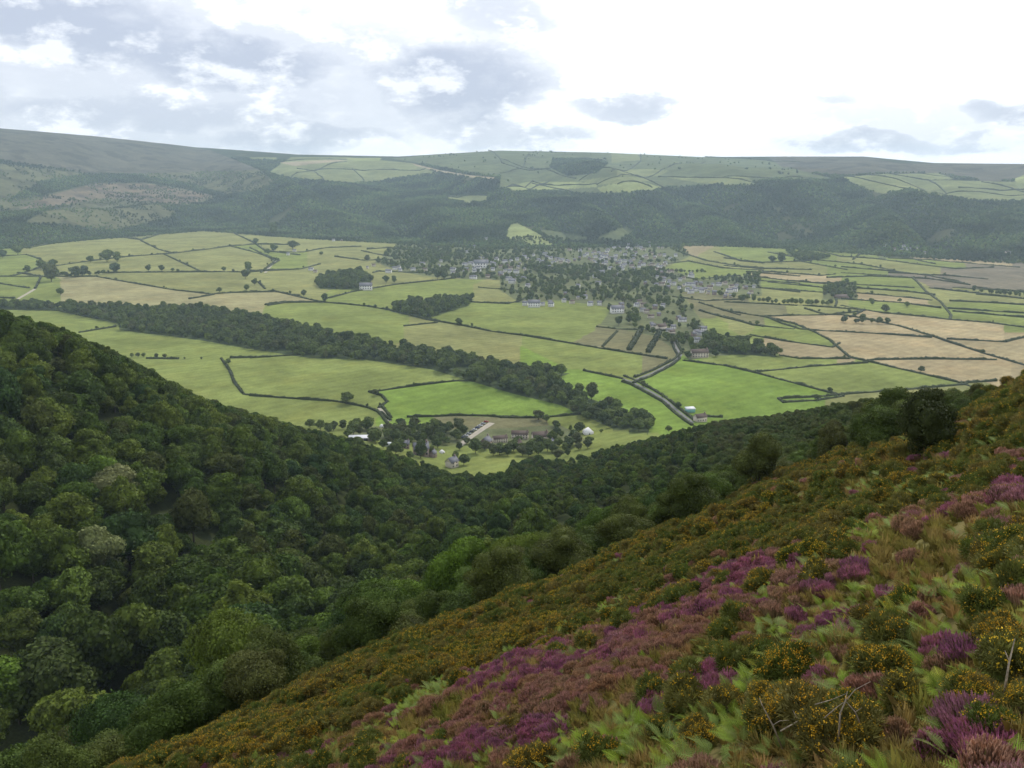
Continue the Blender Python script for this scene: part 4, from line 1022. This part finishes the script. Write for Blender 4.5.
# ------------------------------------------------------------------ houses
def house_forms():
    out = []
    specs = [(10, 7, 5, 3.2, 'white', 'slate'), (12, 7, 4.6, 3.0, 'cream', 'tile'), (9, 6.5, 5, 3.2, 'stone', 'slate'), (15, 7, 5, 3.2, 'white', 'slate'), (8, 6.5, 4.8, 3, 'cream', 'slate'), (18, 7.5, 5.2, 3.2, 'cream', 'tile')]
    for w_, d_, h_, r_, wm, rm in specs:
        wl = MB(); wl.box(-w_/2, -d_/2, -3, w_/2, d_/2, h_)
        wl.add([(-w_/2,-d_/2,h_),(-w_/2,d_/2,h_),(-w_/2,0,h_+r_),(w_/2,-d_/2,h_),(w_/2,d_/2,h_),(w_/2,0,h_+r_)], [(0,2,1),(3,4,5)])
        rf = MB(); e = .45; t = .22
        for sg in (-1, 1):
            y0 = sg * (d_/2 + e); z0 = h_ - e * r_ / (d_/2)
            v = [(-w_/2-e, y0, z0), (w_/2+e, y0, z0), (w_/2+e, 0, h_+r_+.02), (-w_/2-e, 0, h_+r_+.02)]
            v += [(a_, b_, c_ + t) for a_, b_, c_ in v]
            rf.add(v, [(0,1,2,3)[::sg], (4,5,6,7)[::-sg], (0,1,5,4), (1,2,6,5), (2,3,7,6), (3,0,4,7)])
        ch = MB(); ch.box(w_/2-1.3, -.5, h_+r_-1.2, w_/2-.3, .5, h_+r_+1.3); ch.box(w_/2-1.05, -.2, h_+r_+1.3, w_/2-.55, .2, h_+r_+1.7)
        win = MB(); 
        for sg in (-1, 1):
            for fl_ in (.9, 3.2 if h_ > 4.7 else 9):
                if fl_ > 8: continue
                k = int(w_ // 3)
                for j in range(k):
                    xx = -w_/2 + w_ * (j + .5) / k; ya = sg * d_/2; yb = sg * (d_/2 + .06)
                    win.box(xx-.55, min(ya, yb), fl_, xx+.55, max(ya, yb), fl_+1.15)
        out.append((wl.mesh('wall', [M[wm]]), rf.mesh('roof', [M[rm]]), ch.mesh('chimney', [M['stone']]), win.mesh('windows', [M['glass']]), f'{"white walled" if wm == "white" else "cream walled" if wm == "cream" else "stone walled"} {"grey" if rm == "slate" else "brown"} roofed', w_))
    return out
HF = house_forms(); hit_list = []; house_xy = []
def house(px_, py_, f=None, s=1.0, rz=None, label=None, group='houses of the valley', w_px=None):
    x, y, _ = hit([px_], [py_]); f = random.choice([0, 0, 3, 3, 4, 1, 2]) if f is None else f
    wl, rf, ch, wn, look, ww = HF[f]
    d = math.hypot(x[0], y[0])
    if w_px: s = w_px / F * d / ww
    o = bpy.data.objects.new('house', None); COL.objects.link(o); o.location = (x[0], y[0], float(Z(x, y)[0]) + .2 + (1.2 if d > 1500 else 0)); o.scale = (s,) * 3
    o.rotation_euler = (0, 0, random.uniform(-.5, .5) if rz is None else rz)
    link('wall', wl, o); r_ = link('roof', rf, o); link('chimney', ch, r_); link('window_panes', wn, o)
    tag(o, label, 'house', group); house_xy.append((x[0], y[0]))
    if not label: hit_list.append((o, px_, py_, look))
    return o
def cluster(n_, x0, x1, y0, y1, tiltk=0):
    """houses in rough rows"""
    n_ = max(2, round(n_ * .75)); rows = max(1, int((y1 - y0) / 4.2)); rows = min(rows, n_); k = 0
    for r in range(rows):
        per = n_ // rows + (1 if r < n_ % rows else 0)
        for j in range(per):
            xx = x0 + (x1 - x0) * (j + random.uniform(-.3, 1.3)) / per; yy = y0 + (y1 - y0) * (r + random.uniform(-.2, 1.2)) / rows + tiltk * (xx - (x0 + x1) / 2)
            house(xx, yy, s=random.uniform(.72, 1.05))
cluster(20, 570, 612, 252, 264); cluster(46, 590, 645, 249, 264); cluster(34, 600, 668, 261, 270, .05); cluster(10, 628, 668, 245, 250); cluster(14, 545, 572, 258, 263); cluster(10, 640, 680, 255, 262)
cluster(10, 500, 526, 270, 287, .2); cluster(7, 368, 404, 267, 272); cluster(26, 443, 523, 266, 279, .08); cluster(14, 480, 520, 260, 268, .1); cluster(8, 400, 440, 266, 272); cluster(8, 520, 545, 256, 262)
cluster(20, 658, 700, 281, 291, .12); cluster(34, 690, 755, 285, 297, .05); cluster(8, 652, 690, 274, 282, .1)
cluster(16, 600, 690, 268, 284, .12); cluster(8, 560, 600, 284, 300); cluster(10, 450, 520, 262, 276); cluster(6, 606, 640, 246, 252); cluster(9, 522, 573, 302, 306); cluster(6, 596, 640, 300, 310); cluster(6, 640, 668, 305, 316, .2); cluster(8, 645, 672, 318, 332, .4); cluster(9, 678, 704, 322, 342, .5)
cluster(4, 622, 652, 306, 312, .2); cluster(10, 884, 925, 246, 257, .1); cluster(2, 1000, 1012, 252, 255); cluster(3, 282, 304, 251, 256); cluster(3, 330, 345, 238, 241); cluster(3, 305, 320, 269, 272)
cluster(4, 455, 485, 247, 252); cluster(3, 462, 484, 238, 246); cluster(5, 535, 560, 262, 268)
specials = [(481, 268, 3, 1.0, .2, 'large cream gabled house standing above the village roofs', 14, 'houses of the valley'), (366, 290, 3, 1, .1, 'white house in trees beside the small dark copse', 12, None), (699, 357, 5, 1, .15, 'long brown roofed house at the lane bend below the village', 17, None),
  (661, 330, 1, 1, .5, 'reddish roofed house above the village paddocks', 10, None), (534, 307, 3, 1, 0, 'long white farmhouse at the edge of the big green field', 12, None), (617, 313, 3, 1, .2, 'pale house with broad front among village trees', 13, None),
  (700, 421, 1, 1, .4, 'small brown roofed cottage beside the lane junction below the fields', 12, None), (421, 455, 2, 1, .3, 'grey roofed stone house half hidden by woodland edge', 15, None), (433, 457, 2, 1, 1.3, 'narrow grey roofed wing beside the half hidden house', 8, None),
  (500, 442, 5, 1, .3, 'brown roofed farm range right of the car park', 15, None), (520, 438, 5, 1, -.1, 'long brown roofed barn behind the farm yard', 17, None), (540, 441, 1, 1, .2, 'brown roofed farmhouse at the right end of the yard', 16, None), (551, 446, 0, 1, 1.2, 'white gabled cottage at the right end of the hamlet', 9, None),
  (486, 447, 2, 1, 1.2, 'steep grey roofed barn beside the pale track', 12, None), (515, 448, 1, 1, .5, 'low brown roofed cottage in front of the farm yard', 13, None), (452, 467, 4, 1, .9, 'white gabled chapel-like house at the wood edge', 11, None), (405, 448, 2, 1, .1, 'small dark roofed shed left of the hamlet trees', 9, None), (531, 449, 2, 1, 1.0, 'small stone outhouse in front of the hamlet', 7, None)]
for px_, py_, f, s, rz, lab, wpx, g in specials: house(px_, py_, f, s, rz, lab, w_px=wpx)
place_labels(hit_list, 'house')

# windows as individual meshes on the nearest buildings are folded into the panes above; long white barn, caravan, tents
def simple(name, px_, py_, wpx, build, mats, label, cat, rz=0.):
    x, y, _ = hit([px_], [py_]); d = math.hypot(x[0], y[0]); s = wpx / F * d
    root = bpy.data.objects.new(name, None); COL.objects.link(root); root.location = (x[0], y[0], float(Z(x, y)[0]) + .1); root.rotation_euler = (0, 0, rz); root.scale = (s,) * 3
    for pn, mb, mt in build: link(pn, mb.mesh(pn, [M[mt]]), root)
    tag(root, label, cat); house_xy.append((x[0], y[0])); return root
w1 = MB().box(-.5, -.16, 0, .5, .16, .14); r1 = MB().add([(-.53,-.2,.135),(.53,-.2,.135),(.53,.0,.22),(-.53,.0,.22),(.53,.2,.135),(-.53,.2,.135)], [(0,1,2,3),(3,2,4,5),(0,3,5),(1,4,2)])
dr = MB().box(.1, -.168, 0, .25, -.161, .12)
simple('barn', 362, 440, 25, [('wall', w1, 'stone'), ('roof', r1, 'metal'), ('door', dr, 'glass')], None, 'long low barn with white sheet roof at the left end of the hamlet', 'barn', .05)
def caravan():
    b = MB(); pr = [(-.5,.12),(-.5,.4),(-.42,.52),(.42,.52),(.5,.4),(.5,.12)]
    v = [(a_, -.2, c_) for a_, c_ in pr] + [(a_, .2, c_) for a_, c_ in pr]; k = 6
    b.add(v, [tuple(range(k)), tuple(range(k, 2*k))[::-1]] + [(i, i + k, (i+1) % k + k, (i+1) % k) for i in range(k)])
    wn = MB().box(-.35, -.208, .27, -.05, -.202, .42).box(.1, -.208, .27, .35, -.202, .42)
    wh = MB().tube([(0, -.19, .07), (0, -.14, .07)], [.07, .07], 10).tube([(0, .14, .07), (0, .19, .07)], [.07, .07], 10)
    return [('body', b, 'metal'), ('window', wn, 'glass'), ('wheels', wh, 'rubber')]
simple('caravan', 389, 447, 9, caravan(), None, 'white caravan parked between trees left of the hamlet', 'caravan', .1)
def tent():
    b = MB(); b.add([(-.5,-.5,0),(.5,-.5,0),(.5,.5,0),(-.5,.5,0),(-.5,-.5,.35),(.5,-.5,.35),(.5,.5,.35),(-.5,.5,.35),(0,0,.85)], [(0,1,5,4),(1,2,6,5),(2,3,7,6),(3,0,4,7),(4,5,8),(5,6,8),(6,7,8),(7,4,8)])
    dr_ = MB().add([(-.12,-.505,0),(.12,-.505,0),(.0,-.505,.3)], [(0,1,2)]); return [('canopy', b, 'white'), ('door_flap', dr_, 'glass')]
simple('marquee', 588, 434, 9, tent(), None, 'white marquee under a tree in the small paddock', 'marquee', .3)
simple('marquee', 442, 453, 4.5, tent(), None, 'small white tent beside the half hidden grey house', 'tent', .8)
simple('marquee', 382, 427, 4, tent(), None, 'small white tent beside the lane below the green fields', 'tent', .4)
simple('horse_shelter', 690, 412, 9, [('wall', MB().box(-.5, -.3, 0, .5, .3, .4), 'teal'), ('roof', MB().add([(-.55,-.35,.39),(.55,-.35,.39),(.55,.35,.5),(-.55,.35,.5),(-.55,-.35,.43),(.55,-.35,.43),(.55,.35,.54),(-.55,.35,.54)], [(3,2,1,0),(4,5,6,7),(0,1,5,4),(1,2,6,5),(2,3,7,6),(3,0,4,7)]), 'metal')], None, 'teal sided shelter by the lane at the corner of the brightest field', 'shelter', .2)
simple('barn', 843, 298, 16, [('wall', w1, 'stone'), ('roof', r1, 'tile')], None, 'red roofed barn in trees among the striped far fields', 'barn', .2)

# cars parked on the track beside the hamlet
def car_forms():
    out = []
    for nm, c in (('white', (.75,.75,.76)), ('silver', (.45,.47,.5)), ('dark blue', (.03,.05,.12)), ('red', (.4,.04,.03)), ('black', (.02,.02,.022))):
        mt = mat_plain('car_paint_' + nm.replace(' ', '_'), c, .3, .03, spec=.5)
        pr = [(-2.1,.35),(-2.15,.75),(-1.95,.95),(-1.15,1.0),(1.25,1.0),(2.0,.88),(2.15,.7),(2.1,.35)]
        cab = [(-1.75,.97),(-1.2,1.45),(.35,1.48),(1.15,.99)]
        def ext(prf, w, mb):
            k = len(prf); v = [(a_, -w, b_) for a_, b_ in prf] + [(a_, w, b_) for a_, b_ in prf]
            return mb.add(v, [tuple(range(k)), tuple(range(k, 2*k))[::-1]] + [(i, i + k, (i+1) % k + k, (i+1) % k) for i in range(k)])
        body = ext(pr, .85, MB()); gl = ext([(a_, b_) for a_, b_ in cab], .74, MB())
        rf = MB().box(-1.2, -.72, 1.475, .35, .72, 1.52)
        for x in (-1.3, 1.3):
            pass
        whs = []
        for x in (-1.3, 1.3):
            for sg in (-1, 1): whs.append(MB().tube([(x, sg * .68, .33), (x, sg * .9, .33)], [.33, .33], 12))
        out.append((nm, body.mesh('body', [mt]), gl.mesh('window', [M['glass']]), rf.mesh('roof', [mt]), [w_.mesh('wheel', [M['rubber']]) for w_ in whs]))
    return out
CF = car_forms()
seq = [2, 0, 1, 4, 0, 2, 0, 1, 3]
for k in range(9):
    t = k / 8; px_ = 463 + 23 * t; py_ = 438.5 - 16 * t
    x, y, _ = hit([px_], [py_]); nm, b_, g_, r_, wh = CF[seq[k]]
    o = bpy.data.objects.new('parked_car', None); COL.objects.link(o); o.location = (x[0], y[0], float(Z(x, y)[0]) + .3); o.rotation_euler = (0, 0, .15 + random.uniform(-.06, .06)); o.scale = (1.15,) * 3
    link('body', b_, o); link('window', g_, o); link('roof', r_, o)
    for w_ in wh: link('wheel', w_, o)
    tag(o, f'{nm} parked car, {ORD[k]} from the near end of the row by the track', 'car', 'cars parked along the pale track')
Pt = world_line([(459, 446), (468, 439), (492, 423)], 4); d = np.gradient(Pt, axis=0); d /= np.linalg.norm(d, axis=1)[:, None]; sd = np.stack([-d[:, 1], d[:, 0]], 1)
Lf, Rt = Pt + sd * 3.2, Pt - sd * 3.2; n_ = len(Pt)
V = np.concatenate([np.column_stack([Lf, Z(Lf[:, 0], Lf[:, 1]) + .2]), np.column_stack([Rt, Z(Rt[:, 0], Rt[:, 1]) + .2])])
q_ = np.array([(j, n_ + j, n_ + j + 1, j + 1) for j in range(n_ - 1)])
tag(link('track', mesh_np('track', V, q_.ravel(), [4] * len(q_), [M['track']])), kind='structure')

# valley trees, kept clear of the houses
pcx, pcy = proj(np.array([c[0] for c in cand]), np.array([c[1] for c in cand]), Z(np.array([c[0] for c in cand]), np.array([c[1] for c in cand])))
clear = inside([(452,456),(482,418),(500,418),(560,430),(545,440),(500,447),(470,456)], pcx, pcy)
dense = inside([(560,250),(600,246),(680,247),(690,256),(668,271),(600,266),(560,264)], pcx, pcy) | inside([(655,282),(700,280),(758,286),(758,298),(690,296)], pcx, pcy)
cand = [c for c, k_, d_ in zip(cand, clear, dense) if not k_ and (not d_ or random.random() < .3)]
hx = np.array(house_xy); cand = [c for c in cand if np.min(np.hypot(hx[:, 0] - c[0], hx[:, 1] - c[1] - (0 if c[3] == 'w' else 0))) > 10]
# garden trees stand beside and behind the houses rather than in front of them
keep = []
for c in cand:
    if c[3] == 'v':
        dx = hx[:, 0] - c[0]; dy = hx[:, 1] - c[1]
        if ((np.abs(dx) < 10) & (dy > 0) & (dy < 70)).any() and random.random() < .8: continue
    keep.append(c)
cand = keep
cx_, cy_, cs_ = (np.array([c[i] for c in cand]) for i in range(3)); cz_ = Z(cx_, cy_); cd_ = np.hypot(cx_, cy_)
bpx, bpy_ = proj(cx_, cy_, cz_ + 6 * cs_)
v_ = visible_share(bpx, bpy_, 5.2 * cs_ / cd_ * F, 5 * cs_ / cd_ * F, cd_, 2)
top = np.argsort(-v_)[:100]; ti = []
for j in top:
    o = put_valley_tree(cx_[j], cy_[j], cs_[j], None, 'trees of the valley belts and copses', int(j), 'valley_tree'); ti.append((o, bpx[j], bpy_[j], 'leafy belt' if cand[j][3] == 'w' else 'leafy garden'))
place_labels(ti, 'tree')
r_ = np.setdiff1d(np.arange(len(cand)), top); rg = np.random.default_rng(3)
gn_scatter('valley_wood', [m_[0] for m_ in MIDF], np.stack([cx_, cy_, cz_], 1)[r_], np.stack([0 * r_, 0 * r_, rg.uniform(0, 6.3, len(r_))], 1), np.repeat(cs_[r_][:, None], 3, 1), rg.integers(0, 6, len(r_)), 'belts and copses of trees across the valley floor')
print('valley trees', len(cand))

# ------------------------------------------------------------------ woods of the far hills
gx, gy = jitter_grid(-4200, 4200, 2300, 7000, 14.5, 88)
Dg = np.hypot(gx, gy); azg = np.arctan2(gx, gy)
ok = in_view_az(gx, gy, .5) & (Dg < 6500); gx, gy, Dg, azg = gx[ok], gy[ok], Dg[ok], azg[ok]
_, sg_ = hill_z(azg, Dg); ok = sg_ > -15; gx, gy, Dg, sg_ = gx[ok], gy[ok], Dg[ok], sg_[ok]
gzf = Z(gx, gy); px, py = proj(gx, gy, gzf)
names, hk_ = hill_kind(px, py, None); rg = np.random.default_rng(4)
woodm = ((hk_ == 0) | (hk_ == names.index('wood'))) & ((fbm(gx / 210, gy / 210, 55) > .23) | (sg_ < 150))
rough = np.isin(hk_, [names.index('rough'), names.index('heath')]) & (fbm(gx / 100, gy / 100, 8) > .49) & (rg.random(len(gx)) < .6)
past = np.isin(hk_, [names.index('pasture')]) & (fbm(gx / 60, gy / 60, 12) > .66) & (rg.random(len(gx)) < .06)
ok = woodm & (sg_ < 2600) | rough | past
fs = rg.uniform(.65, 1.25, len(gx)); fs[rough & ~woodm] *= .7
fi = rg.integers(0, 5, len(gx))
sel = np.nonzero(ok)[0]; print('far trees', len(sel))
gn_scatter('forest', [f[0] for f in FARF], np.stack([gx, gy, gzf - .5], 1)[sel], np.stack([0 * sel, 0 * sel, rg.uniform(0, 6.3, len(sel))], 1), np.repeat(fs[sel][:, None], 3, 1) * np.array([1, 1, 1.0]), fi[sel], 'dark woods covering the far hillsides')

# ------------------------------------------------------------------ the air
hb = MB().box(-9500, -9500, -262, 9500, 9500, 330)
m, nt, N, L = new_mat('haze'); pv = N.new('ShaderNodeVolumePrincipled'); pv.inputs['Color'].default_value = (.66, .84, 1.0, 1); pv.inputs['Density'].default_value = 7.4e-5; pv.inputs['Anisotropy'].default_value = .2
out = N.new('ShaderNodeOutputMaterial'); L.new(pv.outputs[0], out.inputs['Volume'])
tag(link('haze', hb.mesh('haze', [m])), kind='stuff')

# ------------------------------------------------------------------ sky and sun
SUN_EL, SUN_AZ = 48, 25          # degrees above the horizon, degrees right of the view
wd = bpy.data.worlds.new('World'); scene.world = wd; wd.use_nodes = True; nt = wd.node_tree; N, L = nt.nodes, nt.links; N.clear()
sky = N.new('ShaderNodeTexSky'); sky.sky_type = 'NISHITA'; sky.sun_disc = False; sky.sun_elevation = radians(SUN_EL); sky.sun_rotation = radians(SUN_AZ)
tc = N.new('ShaderNodeTexCoord'); sep = N.new('ShaderNodeSeparateXYZ'); L.new(tc.outputs['Generated'], sep.inputs[0])
def math_n(op, a, b=None, clamp=False):
    n_ = N.new('ShaderNodeMath'); n_.operation = op; n_.use_clamp = clamp
    for i, v in enumerate((a, b)):
        if v is None: continue
        if isinstance(v, (int, float)): n_.inputs[i].default_value = v
        else: L.new(v, n_.inputs[i])
    return n_.outputs[0]
def smooth(v, a, b, lo=0., hi=1.):
    n_ = N.new('ShaderNodeMapRange'); n_.interpolation_type = 'SMOOTHSTEP'; L.new(v, n_.inputs[0])
    for i, q_ in enumerate((a, b, lo, hi)): n_.inputs[i + 1].default_value = q_
    return n_.outputs[0]
azn = math_n('ARCTAN2', sep.outputs[0], sep.outputs[1]); eln = math_n('ARCSINE', sep.outputs[2])
mp = N.new('ShaderNodeMapping'); mp.inputs['Scale'].default_value = (1, 1, 2.1); L.new(tc.outputs['Generated'], mp.inputs[0])
nA = N.new('ShaderNodeTexNoise'); nA.inputs['Scale'].default_value = 7; nA.inputs['Detail'].default_value = 8; nA.inputs['Roughness'].default_value = .58; L.new(mp.outputs[0], nA.inputs['Vector'])
nB = N.new('ShaderNodeTexNoise'); nB.inputs['Scale'].default_value = 26; nB.inputs['Detail'].default_value = 6; L.new(mp.outputs[0], nB.inputs['Vector'])
nC = N.new('ShaderNodeTexNoise'); nC.inputs['Scale'].default_value = 11; nC.inputs['Detail'].default_value = 9; nC.inputs['Roughness'].default_value = .62; L.new(mp.outputs[0], nC.inputs['Vector'])
BLOBS = [(170,80,380,110,.5),(480,70,130,90,.3),(900,125,190,34,.25),(60,25,170,48,1.0),(215,58,150,32,1.0),(460,85,100,52,1.0),(500,15,60,30,.5),(150,112,260,24,.75),(300,140,120,14,.8),(630,108,60,12,.7),(470,125,70,24,.55),(860,144,85,13,.75),(1010,112,50,14,.75),(970,142,45,14,.6),(835,98,25,9,.35),(-60,90,120,60,.7),(540,135,60,14,.6)]
tot = None
ragged = math_n('MULTIPLY', math_n('SUBTRACT', nC.outputs[0], .5), 2.4)
wob = math_n('MULTIPLY', math_n('SUBTRACT', nA.outputs[0], .5), .12); wob2 = math_n('MULTIPLY', math_n('SUBTRACT', nB.outputs[0], .5), .03)
azw = math_n('ADD', azn, math_n('ADD', wob, wob2)); elw = math_n('ADD', eln, math_n('MULTIPLY', math_n('ADD', wob, wob2), -.7))
for bx_, by_, rx_, ry_, st in BLOBS:
    a0, t0 = ray(bx_, by_); a1, _ = ray(bx_ + rx_, by_); _, t1 = ray(bx_, by_ - ry_)
    e0 = math.atan(t0); e1 = math.atan(t1)
    u = math_n('DIVIDE', math_n('SUBTRACT', azw, float(a0)), float(a1 - a0)); v = math_n('DIVIDE', math_n('SUBTRACT', elw, e0), float(e1 - e0))
    r = math_n('ADD', math_n('ADD', math_n('MULTIPLY', u, u), math_n('MULTIPLY', v, v)), ragged); b_ = smooth(r, 1.5, .05, 0, st)
    tot = b_ if tot is None else math_n('MAXIMUM', tot, b_)
puff = smooth(nC.outputs[0], .40, .53)                        # lets white tops break through
grey = math_n('MULTIPLY', tot, math_n('ADD', math_n('MULTIPLY', puff, .75), .25))
grey = math_n('ADD', grey, smooth(eln, .25, .8, 0, .9), clamp=True)   # unseen cloud overhead, made heavier to deepen shading contrast below
cr = N.new('ShaderNodeValToRGB'); L.new(grey, cr.inputs[0]); e = cr.color_ramp.elements
K_ = 10.0
e[0].position = 0; e[0].color = (1.32, 1.32, 1.32, 1); e[1].position = .95; e[1].color = (.53, .585, .72, 1)
q_ = e.new(.35); q_.color = (.84, .88, .97, 1)
sc_ = N.new('ShaderNodeVectorMath'); sc_.operation = 'SCALE'; sc_.inputs['Scale'].default_value = K_; L.new(cr.outputs[0], sc_.inputs[0])
mixn = N.new('ShaderNodeMix'); mixn.data_type = 'RGBA'; mixn.inputs[0].default_value = .95; L.new(sky.outputs[0], mixn.inputs[6]); L.new(sc_.outputs[0], mixn.inputs[7])
bg = N.new('ShaderNodeBackground'); bg.inputs[1].default_value = .1; L.new(mixn.outputs[2], bg.inputs[0]); wo = N.new('ShaderNodeOutputWorld'); L.new(bg.outputs[0], wo.inputs[0])
sl = bpy.data.lights.new('sun', 'SUN'); sl.energy = 2.1; sl.angle = radians(9); sl.color = (1, .95, .87); so = bpy.data.objects.new('sun', sl); COL.objects.link(so)
so.rotation_euler = (radians(90 - SUN_EL), 0, radians(180 - SUN_AZ)); so.location = (0, 0, 50)

# ------------------------------------------------------------------ camera and render
cam = bpy.data.cameras.new('camera'); cam.lens = LENS; cam.sensor_width = 36; cam.clip_end = 30000; cam.clip_start = .1
co = bpy.data.objects.new('camera', cam); COL.objects.link(co); co.rotation_euler = (pi / 2 - PITCH, 0, 0); scene.camera = co
vs = scene.view_settings; vs.view_transform = 'Standard'; vs.look = 'None'; vs.exposure = .17; vs.gamma = 1
cy = scene.cycles; cy.max_bounces = 4; cy.diffuse_bounces = 2; cy.glossy_bounces = 1; cy.transmission_bounces = 2; cy.volume_bounces = 1; cy.transparent_max_bounces = 4; cy.caustics_reflective = False; cy.caustics_refractive = False
cy.use_denoising = True
print('scene done', len(bpy.data.objects))
